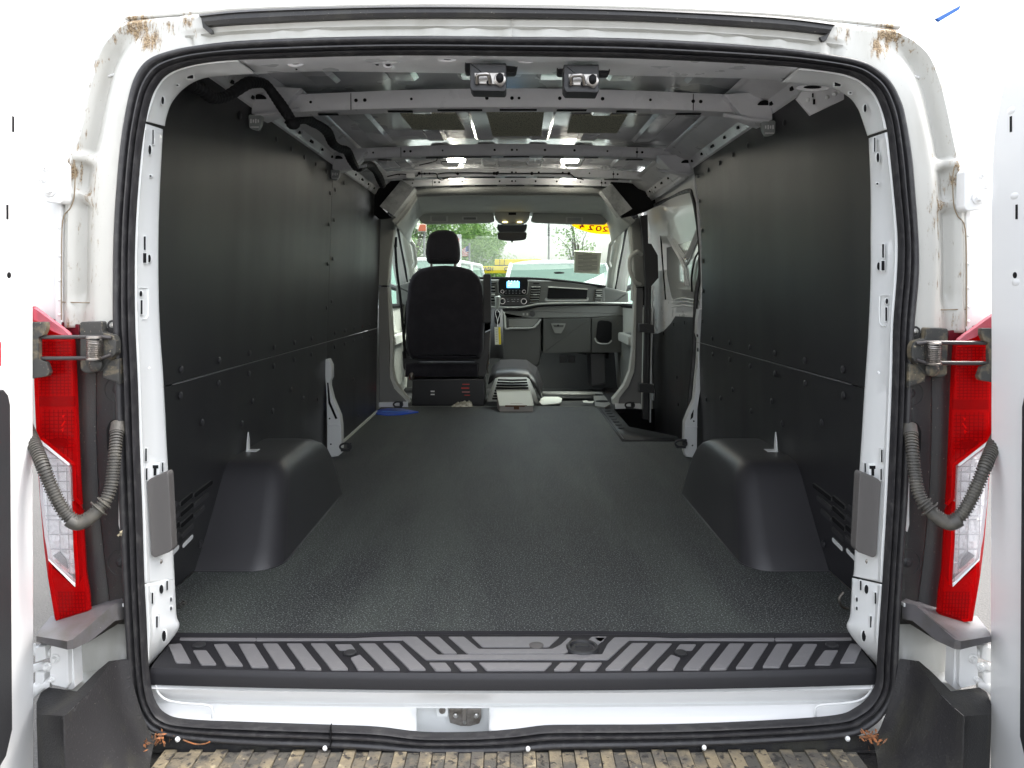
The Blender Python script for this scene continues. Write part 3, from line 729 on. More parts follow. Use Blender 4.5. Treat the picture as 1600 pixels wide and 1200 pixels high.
# ---- shelf trims under the tail lights, recess, hinge brackets
def shelf(T, sx):
    a_ = lambda px, py, y: P(*T(px, py), y)
    m = MB()
    topf = [a_(57, 994, -.12), a_(105, 1002, -.16), a_(114, 999, -.155), a_(140, 977, -.10), a_(175, 946, -.03), a_(196, 941, .0), a_(196, 930, .02), a_(130, 930, .05), a_(86, 962, .03), a_(80, 962, .03), a_(60, 988, -.10)]
    m.add(topf, [tuple(range(11))])
    lowr = [a_(57, 1003, -.118), a_(105, 1015, -.158), a_(115, 1014, -.152), a_(141, 1002, -.10), a_(180, 970, -.03), a_(197, 967, .0)]
    upr = topf[:6]
    m.add(upr + lowr, [(i_, i_ + 1, i_ + 7, i_ + 6) for i_ in range(5)])
    m.add([upr[0], topf[10], topf[9], a_(57, 990, .03), lowr[0]], [(0, 1, 2, 3, 4)])
    m.add(lowr + [a_(197, 960, .05), a_(60, 1003, .05)], [(0, 1, 2, 3, 4, 5, 6, 7)])
    o = m.build('lamp_shelf', mat('shelf_plastic', (.105, .10, .105), .5, bump=(800, .0003), spots=[(18, .5, .7, (.075, .07, .06)), (300, .7, .76, (.4, .36, .3))]) if sx < 0 else bpy.data.materials['shelf_plastic'], VAN, sharp=25)
    # white recess behind the hinge
    m = MB().grid([[a_(104, 960, .05), a_(140, 960, .04), a_(175, 955, .03), a_(205, 950, .02)], [a_(104, 1052, .05), a_(140, 1050, .04), a_(175, 1040, .02), a_(207, 1035, .01)], [a_(104, 1085, -.05), a_(145, 1082, -.06), a_(178, 1060, -.04), a_(207, 1045, -.0)]])
    m.build('hinge_recess', paint_d, VAN, thick=.002)
    # bracket plate + bolts
    m = MB().prism([a_(*q, -.055) for q in rc([(79,1008),(106,1008),(107,1070),(104,1076),(80,1070),(77,1060)], 2)], V(0, .02, 0), .002)
    m.prism([a_(*q, -.04) for q in ((107,1010),(114,1012),(117,1074),(112,1078),(106,1077))], V(0, .03, 0), .001)
    hb = m.build('hinge_bracket', paint, VAN)
    for q, r_ in (((86,1029), .0095), ((74,1041), .0085), ((81,1061), .0062)):
        b_ = MB().disc(a_(*q, -.056), V(0, -1, 0), r_, .003, 20)
        b_.disc(a_(*q, -.058), V(0, -1, 0), r_ * .62, .009, 6, dome=.001)
        b_.build('bolt', paint, hb)
    arm = MB()
    arm.tube([a_(80, 1020, -.035), a_(68, 1022, -.04), a_(48, 1012, -.045)], .010, 10)
    arm.tube([a_(80, 1045, -.035), a_(66, 1040, -.04), a_(48, 1046, -.045)], .008, 10)
    arm.tube([a_(80, 1066, -.035), a_(66, 1068, -.04), a_(48, 1084, -.045)], .012, 10)
    arm.prism([a_(*q, -.052) for q in ((54,1012),(70,1010),(72,1030),(54,1036))], V(0, .03, 0), .003)
    arm.prism([a_(*q, -.050) for q in ((54,1050),(68,1052),(70,1062),(58,1084),(54,1086))], V(0, .03, 0), .003)
    arm.build('door_hinge', paint, VAN, sharp=40)
    # upper hinge
    m = MB().prism([a_(*q, -.03) for q in rc([(66,246),(88,244),(98,256),(99,312),(95,318),(70,315),(66,300)], 3)], V(0, .03, 0), .004)
    hb = m.build('hinge_bracket', paint, VAN)
    for q, r_ in (((78,298), .012),) + (((70,262), .008), ((66,280), .008)):
        MB().disc(a_(*q, -.032), V(0, -1, 0), r_, .003, 20).disc(a_(*q, -.034), V(0, -1, 0), r_ * .6, .009, 6, dome=.001).build('bolt', paint, hb)
both(shelf)

# ---- black trim between tail lamp and seal
def sidetrim(T, sx):
    cols = [(108,0.034),(113,.020),(124,.018),(140,.019),(152,.024),(157,.026),(159,.017),(168,.016),(182,.016),(196,.016)]
    rows = []
    for py in (512,530,560,590,620,650,680,700,730,760,800,840,880,910,930,950,975):
        L = interp([(512,104),(530,110),(600,114),(700,118),(800,123),(900,131),(975,139)], py)
        Rr = interp([(512,186),(600,188),(700,192),(800,196),(900,202),(975,206)], py)
        bend = 12 * math.sin((py - 512) / 460 * math.pi)
        row = []
        for k, (cx, cy) in enumerate(cols):
            t = (cx - 108) / 88.0
            px = L + (Rr - L) * t - (bend * math.sin(t * math.pi) * .7 if 0 < t < 1 else 0)
            row.append(P(*T(px, py), cy - .01))
        rows.append(row)
    o = MB().grid([[p for p in r_] for r_ in rows]).build('lamp_side_trim', plas_d, VAN, sharp=30, thick=.002)
    for q in ((182,609),(187,880)):
        m = MB(); c_ = P(*T(*q), .002)
        nn = 22
        m.grid([[c_ + V(r_ * math.cos(k * 2 * math.pi / nn), yo, r_ * math.sin(k * 2 * math.pi / nn)) for r_, yo in ((.031, .012), (.029, .002), (.026, .002), (.022, .010), (0.0001, .010))] for k in range(nn)], closed=True)
        rc_ = m.build('screw_recess', plas_d, o)
        MB().disc(c_ + V(0, .009, 0), V(0, -1, 0), .012, .006, 16, dome=.002).disc(c_ + V(0, .001, 0), V(0, -1, 0), .005, .002, 12).build('screw', plas, o)
    m = MB().prism([P(*T(*q), .004) for q in rc([(185,745),(194,745),(194,826),(188,832),(185,820)], 2)], V(0, .02, 0), .001).build('slot_insert', paint_in, o)
    m = MB().prism([P(*T(*q), .004) for q in rc([(167,705),(166,670),(172,657),(184,654),(192,656),(192,705)], 4)], V(0, .02, 0), .001).build('hose_opening', black, o)
    MB().box(P(*T(189, 944), -.002), (.018, .01, .007)).build('white_clip', paint_in, o)
    # ring eye above strap
    m = MB(); c_ = P(*T(178, 508), -.006); nn = 18
    m.grid([[c_ + V(r_ * math.cos(k * 2 * math.pi / nn), yo, r_ * math.sin(k * 2 * math.pi / nn)) for r_, yo in ((.012, 0), (.011, -.006), (.007, -.006), (.006, 0))] for k in range(nn)], closed=True)
    m.box(c_ + V(0, 0, -.02), (.022, .006, .03))
    m.build('ring_tab', plas_d, o)
    MB().disc(c_, V(0, -1, 0), .0065, .004, 14, dome=.002).build('bolt', steel, o)
    MB().prism([P(*T(*q), .004) for q in ((80,498),(97,503),(112,505),(124,507),(124,530),(108,528),(96,512))], V(0, .02, 0), .002).build('red_filler', mat('dark_red_plastic', (.10, .005, .012), .3) if sx < 0 else bpy.data.materials['dark_red_plastic'], o)
both(sidetrim)

# ---- tail lights
def taillamp(T, sx):
    y0 = -.035
    O = [(50,478),(62,486),(80,500),(97,512),(108,521),(113,534),(117,600),(120,700),(125,800),(130,895),(135,925),(139,977),(86,972),(74,900),(68,850),(62,780),(57,700),(53,600)]
    body = MB().prism([P(*T(*q), y0 + .022) for q in rc(O, 2)], V(0, .010, 0), .001).build('tail_light', mat('lamp_housing', (.35, .006, .01), .4) if sx < 0 else bpy.data.materials['lamp_housing'], VAN)
    def sub(nm, pts, y, th, mt, bev=.001, r=2): return MB().prism([P(*T(*q), y) for q in (rc(pts, r) if r else pts)], V(0, th, 0), bev).build(nm, mt, body)
    # outer lenses
    sub('pink_lens', [(51,480),(62,487),(80,501),(97,513),(107,522),(109,530),(97,524),(80,517),(66,505),(52,500)], y0, .012, redtop)
    sub('red_lens', [(52,502),(66,507),(80,519),(97,526),(112,530),(114,560),(117,640),(121,740),(124,790),(114,780),(112,727),(106,722),(62,686),(57,690),(53,600)], y0, .014, redlens, .0012, 0)
    sub('red_lens', [(113,784),(125,800),(130,895),(135,925),(139,976),(87,971),(75,905),(75,880),(117,918),(118,905),(114,850)], y0, .014, redlens, .0012, 0)
    sub('clear_lens', [(58,692),(62,690),(106,726),(110,732),(112,800),(116,912),(76,877),(69,840),(62,780)], y0, .012, clearl, .002)
    # reflectors inside
    yi = y0 + .0185
    sub('red_reflector', [(54,528),(111,533),(116,628),(55,628)], yi, .004, redin, .001)
    sub('dark_band', [(56,619),(116,619),(116.5,634),(56,634)], yi - .001, .004, mat('deep_red', (.28, .0, .012), .25) if sx < 0 else bpy.data.materials['deep_red'], .0005)
    sub('red_reflector', [(57,636),(117,636),(122,745),(108,722),(60,684)], yi, .004, redin, .001)
    sub('red_reflector', [(78,882),(118,918),(128,900),(137,974),(89,969)], yi, .004, redin, .001)
    sub('chrome_reflector', [(60,694),(108,730),(114,850),(117,914),(75,876),(64,790)], yi, .004, foil, .001)
    m = MB()
    for py in range(534, 618, 5): m.tube([P(*T(60, py), yi), P(*T(111, py), yi)], .0013, 5)
    for px in range(64, 112, 6): m.tube([P(*T(px, 534), yi), P(*T(px + 1, 618), yi)], .0011, 5)
    for py in range(645, 700, 6): m.tube([P(*T(66, py), yi), P(*T(116, py), yi)], .0011, 5)
    for px in range(70, 118, 7): m.tube([P(*T(px, 640), yi), P(*T(px + 1, 690 + (px - 66) * .8), yi)], .0011, 5)
    for px in range(92, 134, 5): m.tube([P(*T(px, 925), yi), P(*T(px + 3, 968), yi)], .0012, 5)
    for py in range(925, 968, 6): m.tube([P(*T(90, py), yi), P(*T(133, py), yi)], .0010, 5)
    tag(m.build('lens_ribs', bpy.data.materials['deep_red'], body), kind='stuff')
    m = MB()
    for py in (716, 728, 737, 752, 768, 790, 806, 812, 835, 858, 880):
        x0 = interp([(690,60),(780,64),(860,72),(900,100)], py) + 4; x1 = interp([(700,80),(728,106),(800,111),(900,115)], py)
        if x1 > x0 + 6: m.tube([P(*T(x0, py), yi - .002), P(*T(x1, py), yi - .002)], .0012, 5)
    for px in (72, 90, 104):
        m.tube([P(*T(px, 712 + (px - 66) * .5), yi - .002), P(*T(px + 5, 872 + (px - 66) * .6), yi - .002)], .0010, 5)
    tag(m.build('clear_ribs', mat('rib_grey', (.55, .55, .56), .25, metal=.6) if sx < 0 else bpy.data.materials['rib_grey'], body), kind='stuff')
    sub('dark_bulb_socket', [(82,868),(92,862),(102,874),(106,890),(94,880)], yi - .006, .004, mat('socket_grey', (.08, .08, .09), .3) if sx < 0 else bpy.data.materials['socket_grey'], .001)
    sub('dark_red_bulb', [(76,690),(86,684),(104,686),(106,694),(96,701),(82,697)], yi - .004, .004, bpy.data.materials['deep_red'], .001)
    for q in ([(97,649),(101,648),(98,654)], [(95,665),(101,657),(102,658),(97,667)], [(95,671),(99,668),(98,675)]): sub('bulb_glint', q, yi - .007, .002, amber, 0, 0)
    sub('white_edge', [(61,686),(64,689),(107,724),(108,727),(106,727),(60,690)], y0 - .001, .004, white, 0, 0)
    sub('white_edge', [(75,875),(76,874),(117,912),(117,917)], y0 - .001, .004, white, 0, 0)
both(taillamp)

# ---- door check straps
def strap(T, sx):
    a_ = lambda px, py, y: P(*T(px, py), y)
    o = MB().prism([a_(*q, -.030) for q in rc([(124,503),(159,502),(160,520),(178,528),(182,540),(182,555),(170,567),(160,580),(134,584),(125,578)], 4)], V(0, .035, 0), .003).build('check_strap', bracket_m, VAN)
    MB().prism([a_(*q, -.048) for q in rc([(160,520),(176,524),(181,533),(181,552),(172,562),(160,560)], 3)], V(0, .02, 0), .003).build('clevis', bracket_m, o)
    MB().disc(a_(150, 570, -.035), V(0, -1, 0), .014, .006, 20, dome=.002).build('pivot', bracket_m, o)
    for py0 in (527, 560):
        wv = [a_(60, py0, -.055), a_(140, py0 - .5, -.055), a_(160, py0 - .5, -.054), a_(174, py0 + (1 if py0 < 540 else -6), -.050)]
        MB().tube(wv, .0042, 10).build('strap_rod', mat('rod_black', (.05, .045, .045), .35, metal=.3) if 'rod_black' not in bpy.data.materials else bpy.data.materials['rod_black'], o)
    path = []; nt_ = 9
    for k in range(nt_ * 14 + 1):
        t = k / 14; an = 2 * math.pi * t
        c_ = a_(147.5, 530 + 28 * t / nt_, -.058)
        path.append(c_ + V(.0125 * math.cos(an), .0125 * math.sin(an), 0))
    MB().tube(path, .0018, 6).build('coil_spring', steel_d, o)
    MB().tube([a_(147.5, 528, -.058), a_(147.5, 561, -.058)], .0095, 14).build('spring_core', plas, o)
    for py in (526, 559): MB().disc(a_(147.5, py + 3, -.058), V(0, 0, 1), .0155, .005, 18).build('spring_cap', steel_d, o)
    MB().prism([a_(*q, -.065) for q in rc([(50,503),(72,503),(73,512),(68,524),(60,527),(60,562),(72,566),(77,582),(74,588),(50,592)], 2)], V(0, .012, 0), .002).build('strap_door_bracket', bracket_m, o)
    MB().prism([a_(*q, -.028) for q in ((158,565),(186,560),(186,600),(160,590))], V(0, .02, 0), .004).build('strap_base', bracket_m, o)
both(strap)

# ---- corrugated wiring hoses
def hose(T, sx):
    ctrl = [(185,662,-.010),(182,682,-.03),(180,705,-.045),(177,735,-.055),(173,762,-.065),(165,782,-.075),(152,797,-.085),(138,809,-.092),(122,815,-.098),(106,806,-.102),(92,786,-.105),(78,756,-.105),(67,728,-.102),(57,702,-.080),(49,684,-.055),(40,664,-.035)]
    pc = cat(ctrl, 40); N = len(pc)
    path = [P(*T(a_, b_), y) for a_, b_, y in pc]
    ln = [0]
    for i in range(1, N): ln.append(ln[-1] + (path[i] - path[i - 1]).length)
    tot = ln[-1]; m = 620
    rp = []; j = 0
    for i in range(m):
        s_ = tot * i / (m - 1)
        while j < N - 2 and ln[j + 1] < s_: j += 1
        u = (s_ - ln[j]) / max(1e-9, ln[j + 1] - ln[j]); rp.append(path[j].lerp(path[j + 1], u))
    nr = tot / .0058
    def rad(t):
        if t < .05: return .0145
        return .0112 + .0016 * (1 if math.sin(t * nr * 2 * math.pi) > -.1 else -.6)
    o = MB().tube(rp, rad, 16).build('wiring_hose', hose_m, VAN, sharp=30)
    k = int(m * .37); ax = (rp[k + 3] - rp[k]).normalized()
    MB().disc(rp[k], ax, .0205, .004, 20).disc(rp[k - 14], -ax, .017, .003, 20).build('hose_collar', hose_m, o)
    k2 = int(m * .50); MB().tube([p + V(0, -.003, -.0035) for p in rp[k:k2]], .0125, 12).build('hose_sleeve', hose_m, o)
both(hose)

# ---- rear doors, swung open
def door(T, sx):
    X = sx * .957; mir = (lambda px: px) if sx < 0 else (lambda px: 1606 - px)
    ys = lambda px: abs(X) * F / (800 - px) + CAMY
    prof_ = [(-.068, 1.17), (-.060, .95), (-.060, .6), (-.064, .2), (-.060, -.30)]
    outline = [V(X, -.066, 1.06), V(X, -.062, .93), V(X, -.063, .70), V(X, -.062, .40), V(X, -.060, .0), V(X, -.060, -.32), V(X, -.88, -.32), V(X, -.88, 1.30), V(X, -.30, 1.30), V(X, -.16, 1.27), V(X, -.10, 1.20), V(X, -.075, 1.13)]
    o = MB().prism(outline, V(sx * .055, 0, 0), .006, seg=3).build('rear_door', paint, VAN, sharp=30)
    # outer flange, seen edge-on beyond
    fl_ = [V(X + sx * .045, -.045, 1.0), V(X + sx * .045, -.035, .95), V(X + sx * .045, -.035, .72), V(X + sx * .045, -.055, .68), V(X + sx * .045, -.058, -.3), V(X + sx * .045, -.3, -.3), V(X + sx * .045, -.3, 1.0)]
    MB().prism(fl_, V(sx * .012, 0, 0), .002).build('door_flange', paint, o)
    pz = [(-.118, .585), (-.122, .600), (-.135, .612), (-.82, .612), (-.82, -.20), (-.150, -.20), (-.125, -.175), (-.118, -.15)]
    e_ = -.153 if sx < 0 else -.176
    pz = [(e_ + .002, .585), (e_ - .004, .605), (e_ - .017, .617), (-.82, .617), (-.82, -.085), (e_ - .04, -.085), (e_ - .010, -.070), (e_ + .008, -.03)]
    MB().prism([V(X, y, z) for y, z in pz], V(sx * .01, 0, 0), 0).build('door_trim_back', plas, o)
    MB().prism([V(X - sx * .012, y, z) for y, z in pz], V(sx * .012, 0, 0), .004).build('door_trim', plas, o)
    m = MB()
    for py, h_, px in ((194, 24, 20), (331, 22, 11)):
        y = ys(px); z = CZ - (py - 455) * (y - CAMY) / F
        m.box((X - sx * .0005, y, z), (.002, .005, h_ / F * 1.5))
    y = ys(14); m.disc((X, y, CZ - (430 - 455) * (y - CAMY) / F), V(-sx, 0, 0), .006, .001, 14)
    each(m, 'door_hole', black, o)
    for px, py in ((20, 173), (15, 306), (13, 441)):
        y = ys(px); MB().sphere((X + sx * .004, y, CZ - (py - 455) * (y - CAMY) / F), (.006, .018, .010), 12).build('pressed_dimple', paint, o)
    if sx < 0:
        m = MB().prism([V(X - .0 + .003, y, z) for y, z in ((-.165, .705), (-.20, .715), (-.20, .665), (-.165, .66))], V(-.003, 0, 0), .001).build('red_reflector', redin, o)
both(door)

# ---- white shadow-side filler behind lamps etc. so the pillar reads solid
def backing(T, sx):
    pts = [(100,505),(190,505),(197,700),(206,960),(206,1040),(125,1060),(120,975),(112,740),(104,600)]
    MB().prism([P(*T(*q), .075) for q in pts], V(0, .01, 0)).build('pillar_backing', paint_in, VAN)
both(backing)
MB().prism([P(*q, .02) for q in ((1440,20),(1440,20.1),(1440.1,20))], V(0, .001, 0)) 
# ================================================================= LOAD SPACE
def wx(z):            # inner wall half-width at height z
    return .905 - .035 * max(0, z / 1.40) ** 1.5
def wall_pt(sx, y, z, off=0): return V(sx * (wx(z) - off), y, z)
rv_m = MB().disc((0, 0, 0), (1, 0, 0), .0105, .0035, 12, dome=.0015)
rv = rv_m.build('rivet', vinyl, None); COL.objects.unlink(rv)
def rivet(sx, y, z, parent):
    o = rv.copy(); COL.objects.link(o); o.parent = parent; o.location = wall_pt(sx, y, z, .003) - wloc(parent)
    if sx > 0: o.rotation_euler = (0, 0, math.pi)
def liner_panel(sx, y0, y1, z0, z1, front=None, zf=None):
    m = MB(); n = 10
    rows = []
    for i in range(n + 1):
        z = z0 + (z1 - z0) * i / n
        ya, yb = y0, y1
        if front: yb = front(z)
        rows.append([wall_pt(sx, ya + .001, z, -.004)] + [wall_pt(sx, ya + (yb - ya) * j / 8, z) for j in range(9)] + [wall_pt(sx, yb - .001, z, -.004)])
    rows = [[p + V(sx * .005, 0, .0) for p in rows[0]]] + rows + [[p + V(sx * .005, 0, 0) for p in rows[-1]]]
    return m.grid(rows).build('wall_liner', liner, VAN, sharp=45)
g_ = .0016
for sx in (-1, 1):
    yf = 3.52 if sx < 0 else 2.16
    zt = 1.415 if sx < 0 else 1.392
    vj = 2.13
    panels = []
    if sx < 0:
        panels += [(liner_panel(sx, .17, vj - g_, .556, zt), .17, vj, .556, zt), (liner_panel(sx, vj + g_, yf, .556, zt), vj, yf, .556, zt),
                   (liner_panel(sx, .17, vj - g_, .004, .552), .17, vj, .004, .552), (liner_panel(sx, vj + g_, yf, .004, .552), vj, yf, .004, .552)]
    else:
        fr = lambda z: interp([(0, 2.15), (.3, 2.14), (.75, 2.00), (1.10, 1.98), (1.25, 2.02), (1.40, 2.09)], z)
        panels += [(liner_panel(sx, .17, yf, .556, zt, fr), .17, yf, .556, zt), (liner_panel(sx, .17, yf, .004, .552, fr), .17, yf, .004, .552)]
    # thin grey strip, paler than the boards, along the joint
    MB().box((sx * .893, (.4 + yf) / 2, .554), (.006, yf - .45, .0012)).build('joint_edge', mat('joint_grey', (.22, .22, .22), .7) if sx < 0 else bpy.data.materials['joint_grey'], VAN)
    for o, a_, b_, c_, d_ in panels:
        ys = [a_ + .30 + k * .27 for k in range(8) if a_ + .30 + k * .27 < b_ - .05]
        if a_ > 1: ys = [a_ + .14 + k * .235 for k in range(7) if a_ + .14 + k * .235 < b_ - .03]
        for y in ys: rivet(sx, y, (c_ + .033) if c_ > .3 else (d_ - .033), o)
        if c_ > .3:
            for k in range(9):
                y = .85 + k * .19
                if a_ < y < b_ - .04 and y < 3.3: rivet(sx, y, d_ - .055, o)
            if sx > 0:
                for z in (.66, .80, .94, 1.08, 1.22): rivet(sx, fr(z) - .035, z, o)
            for z in (.72, .93, 1.12, 1.27):
                for yy in ((vj - .05, vj + .05)):
                    if a_ < yy < b_ and sx < 0: rivet(sx, yy, z + (.03 if yy > vj else 0), o)
        else:
            for y, z in ((.62, .42), (.62, .07), (.95, .36), (1.05, .42), (1.28, .35), (1.52, .40), (1.70, .34), (1.95, .30), (2.75, .30), (2.9, .07)):
                if a_ < y < b_ - .05: rivet(sx, y, z, o)
# ventilation slots pressed through the rear liner
SL = [((306,773),(332,755),0),((285,786),(301,775),0),((265,798),(277,789),2),((307,788),(326,775),2),((285,802),(302,791),0),((266,815),(280,805),2),((308,803),(320,797),2),((286,819),(302,808),0),((267,831),(281,821),0),
      ((289,835),(303,824),2),((267,848),(282,839),2),((289,850),(302,841),1),((269,865),(280,858),1)]
for sx in (-1, 1):
    par = [o for o in COL.objects if o.name.startswith('wall_liner')]
    for (ax, ay), (bx, by), kind in SL:
        if sx > 0: ax, bx, ay, by = 1606 - ax - 4, 1606 - bx - 4, ay + 5, by + 5
        p, q = PW(ax, ay, sx * .897), PW(bx, by, sx * .897)
        zc = (p.z + q.z) / 2; p.z = zc - (.003); q.z = zc + (.003)
        h_ = .0058 if kind != 1 else .0062
        def slot_pts(g):
            n = 8; out = []
            a0, b0 = p - V(0, g, 0), q + V(0, g, 0)
            for k in range(n + 1):
                an = -math.pi / 2 + math.pi * k / n; out.append(b0 + V(0, math.cos(an) * (h_ + g), math.sin(an) * (h_ + g)))
            for k in range(n + 1):
                an = math.pi / 2 + math.pi * k / n; out.append(a0 + V(0, math.cos(an) * (h_ + g), math.sin(an) * (h_ + g)))
            return out
        for r_, mt_, d_ in ((slot_pts(.0018), mat('slot_lip', (.04, .04, .04), .4) if 'slot_lip' not in bpy.data.materials else bpy.data.materials['slot_lip'], .0035), (slot_pts(0), (black, paint_in, vinyl)[kind], .0045)):
            pts = [V(sx * (wx(c.z) - d_), c.y, c.z) for c in r_]
            MB().prism(pts, V(sx * .006, 0, 0)).build('vent_slot', mt_, VAN)

# wheel-arch covers
def arch(sx):
    L = [(0.0, .590, 1.515, .668, .085), (.012, .600, 1.508, .672, .080), (.05, .640, 1.49, .680, .070), (.10, .688, 1.47, .690, .065), (.15, .732, 1.44, .698, .062), (.195, .770, 1.395, .706, .060), (.225, .795, 1.345, .715, .058), (.245, .815, 1.29, .727, .055), (.256, .838, 1.24, .742, .05), (.2615, .868, 1.20, .762, .045), (.2635, .91, 1.16, .79, .03)]
    rows = []
    for z, ya, yb, xi, r_ in L:
        row = [V(sx * .905, ya, z)]
        for k in range(9):
            t = k / 8 * math.pi / 2; row.append(V(sx * (xi + r_ - r_ * math.sin(t)), ya + r_ * 1.1 - r_ * 1.1 * math.cos(t), z))
        for k in range(1, 6): row.append(V(sx * xi, ya + r_ * 1.1 + (yb - ya - 2.2 * r_) * k / 6, z))
        for k in range(9):
            t = k / 8 * math.pi / 2; row.append(V(sx * (xi + r_ - r_ * math.cos(t)), yb - r_ * 1.1 + r_ * 1.1 * math.sin(t), z))
        row.append(V(sx * .905, yb, z)); rows.append(row)
    m = MB().grid(rows); top_ = rows[-1]; m.add(top_, [tuple(range(len(top_)))])
    # little welt where it meets wall and floor
    m.tube([p + V(0, 0, .001) for p in rows[0]], .0022, 6)
    o = m.build('wheel_arch_cover', vinyl, VAN, sharp=60)
    # cut notch with bright metal showing by the wall
    t = MB().prism([V(sx * .888, .975 + a_, b_) for a_, b_ in ((0, .262), (.028, .262), (.026, .30), (.016, .325), (.006, .30))], V(sx * .003, 0, 0)).build('notch', paint_in, o)
    MB().box((sx * .872, .985, .2635), (.035, .04, .003)).build('notch', paint_in, o)
arch(-1); arch(1)

# white pillar feet between the liner boards
def foot(pts, sx, y, nm='pillar_foot_cover'):
    o = MB().prism([P(a_, b_, y) for a_, b_ in pts], V(0, .05, 0), .004).build(nm, paint_in, VAN)
    return o
f1 = foot([(506,562),(513,561),(518,571),(518,590),(515,596),(515,604),(520,624),(531,650),(533,664),(534,708),(528,713),(511,715),(511,664),(510,620)], -1, 2.10)
MB().prism([P(a_, b_, 2.096) for a_, b_ in ((511,598),(513,598),(516,628),(527,654),(524,655),(513,630))], V(0, .004, 0)).build('foot_slot', black, f1)
MB().tube([P(511, 665, 2.094), P(533, 665, 2.094)], .0018, 6).build('pressed_bead', paint_shade, f1)
for q in ((515,654),(517,694)): MB().disc(P(*q, 2.098), V(0, -1, 0), .004, .002, 10).build('screw', black, f1)
f2 = foot([(1102,482),(1092,483),(1090,500),(1089,520),(1092,530),(1091,560),(1088,590),(1085,625),(1076,645),(1070,660),(1069,706),(1072,714),(1089,716),(1090,640),(1096,600),(1097,540),(1102,522)], 1, 2.08)
MB().tube([P(1070, 666, 2.076), P(1090, 667, 2.076)], .0018, 6).build('pressed_bead', paint_shade, f2)
for q in ((1084,658),(1082,696)): MB().disc(P(*q, 2.078), V(0, -1, 0), .004, .002, 10).build('screw', black, f2)
MB().prism([P(a_, b_, 2.076) for a_, b_ in ((1080,648),(1084,640),(1083,652),(1079,656))], V(0, .004, 0)).build('foot_slot', black, f2)
# C-pillar edge and door weather strip on the right
def path_P(pts, n=6): return [P(a_, b_, c_) for a_, b_, c_ in cat(pts, n)]
MB().tube(path_P([(1086,262,2.2),(1087,285,2.2),(1091,320,2.2),(1094,360,2.2),(1097,400,2.2),(1098,440,2.2),(1096,484,2.2)]), .010, 8).build('pillar_edge', paint_shade, VAN)
MB().tube(path_P([(1008,328,3.5),(1040,313,3.0),(1075,298,2.4),(1083,308,2.32),(1090,345,2.3),(1094,385,2.3),(1094,425,2.3),(1088,460,2.3),(1086,500,2.3),(1084,560,2.3),(1080,600,2.3),(1076,640,2.3)]), .012, 8).build('door_weatherstrip', rubber, VAN)

# ---- sliding door seen through the opening on the right
XD = .985
def sld(pts, off=0): return [PW(a_, b_, XD - off) for a_, b_ in pts]
sd_ = empty
y_a, y_b = 2.0, 3.75
sdoor = MB().grid([[V(XD, y, z) for y in (1.9, 2.4, 2.9, 3.4, 3.8, 4.15)] for z in (-.2, .1, .4, .7, .9, 1.1, 1.3, 1.45)]).build('sliding_door', paint_shade, VAN, thick=.004)
XD2 = XD - .012
def sp_(nm, pts, th, mt, bev=.002, off=.012, r=0):
    pts = rc(pts, r) if r else pts
    return MB().prism([PW(a_, b_, XD - off) for a_, b_ in pts], V(th, 0, 0), bev).build(nm, mt, sdoor)
sp_('door_liner', [(1016,522),(1028,521),(1037,517),(1048,505),(1055,494),(1084,496),(1092,500),(1092,700),(1060,712),(1016,672)], .006, liner, .001, .016)
sp_('window_blank', [(1041,352),(1060,333),(1090,318),(1098,345),(1100,470),(1065,470),(1050,468),(1042,430)], .004, mat('door_glossy_inner', (.46, .48, .48), .08, coat=1), .002, .02, 4)
m = MB()
for off_, rr in ((0, .006), (5, .006), (13, .005)):
    m.tube([PW(a_, b_, XD - .026) for a_, b_ in cat([(1041,352 + off_),(1050,368 + off_),(1062,389 + off_),(1070,400 + off_),(1074,396 + off_),(1084,372 + off_),(1094,346 + off_)], 5)], rr, 6)
for off_ in (0, 3): m.tube([PW(a_ + off_, b_, XD - .026) for a_, b_ in cat([(1041,366),(1050,384),(1062,405),(1068,420),(1070,436),(1072,446)], 5)], .005, 6)
m.tube([PW(a_, b_, XD - .024) for a_, b_ in cat([(1040,350),(1058,342),(1078,332),(1094,324)], 4)], .003, 6)
for py in (469, 474, 480): m.tube([PW(a_, b_, XD - .024) for a_, b_ in cat([(1050,py),(1066,py - 3),(1080,py - 1),(1092,py)], 4)], .004, 6)
each(m, 'pressed_rib', paint_in, sdoor)
m = MB()
m.tube([PW(a_, b_, XD - .03) for a_, b_ in ((1032,361),(1036,420),(1040,468))], .005, 6)
m.tube([PW(a_, b_, XD - .03) for a_, b_ in cat([(1093,392),(1086,404),(1081,430),(1081,456)], 4)], .005, 6)
each(m, 'rubber_strip', black, sdoor)
for q in ((1053,507),(1070,504),(1037,521),(1058,590),(1060,632)): MB().disc(PW(*q, XD - .024), V(-1, 0, 0), .010, .003, 10).build('rivet', black, sdoor)
sp_('door_handle', [(1092,484),(1102,482),(1103,518),(1094,520)], .03, paint_in, .004, .05, 2)
sp_('latch', [(1014,597),(1019,600),(1021,612),(1020,626),(1014,622)], .01, paint_in, .002, .03)

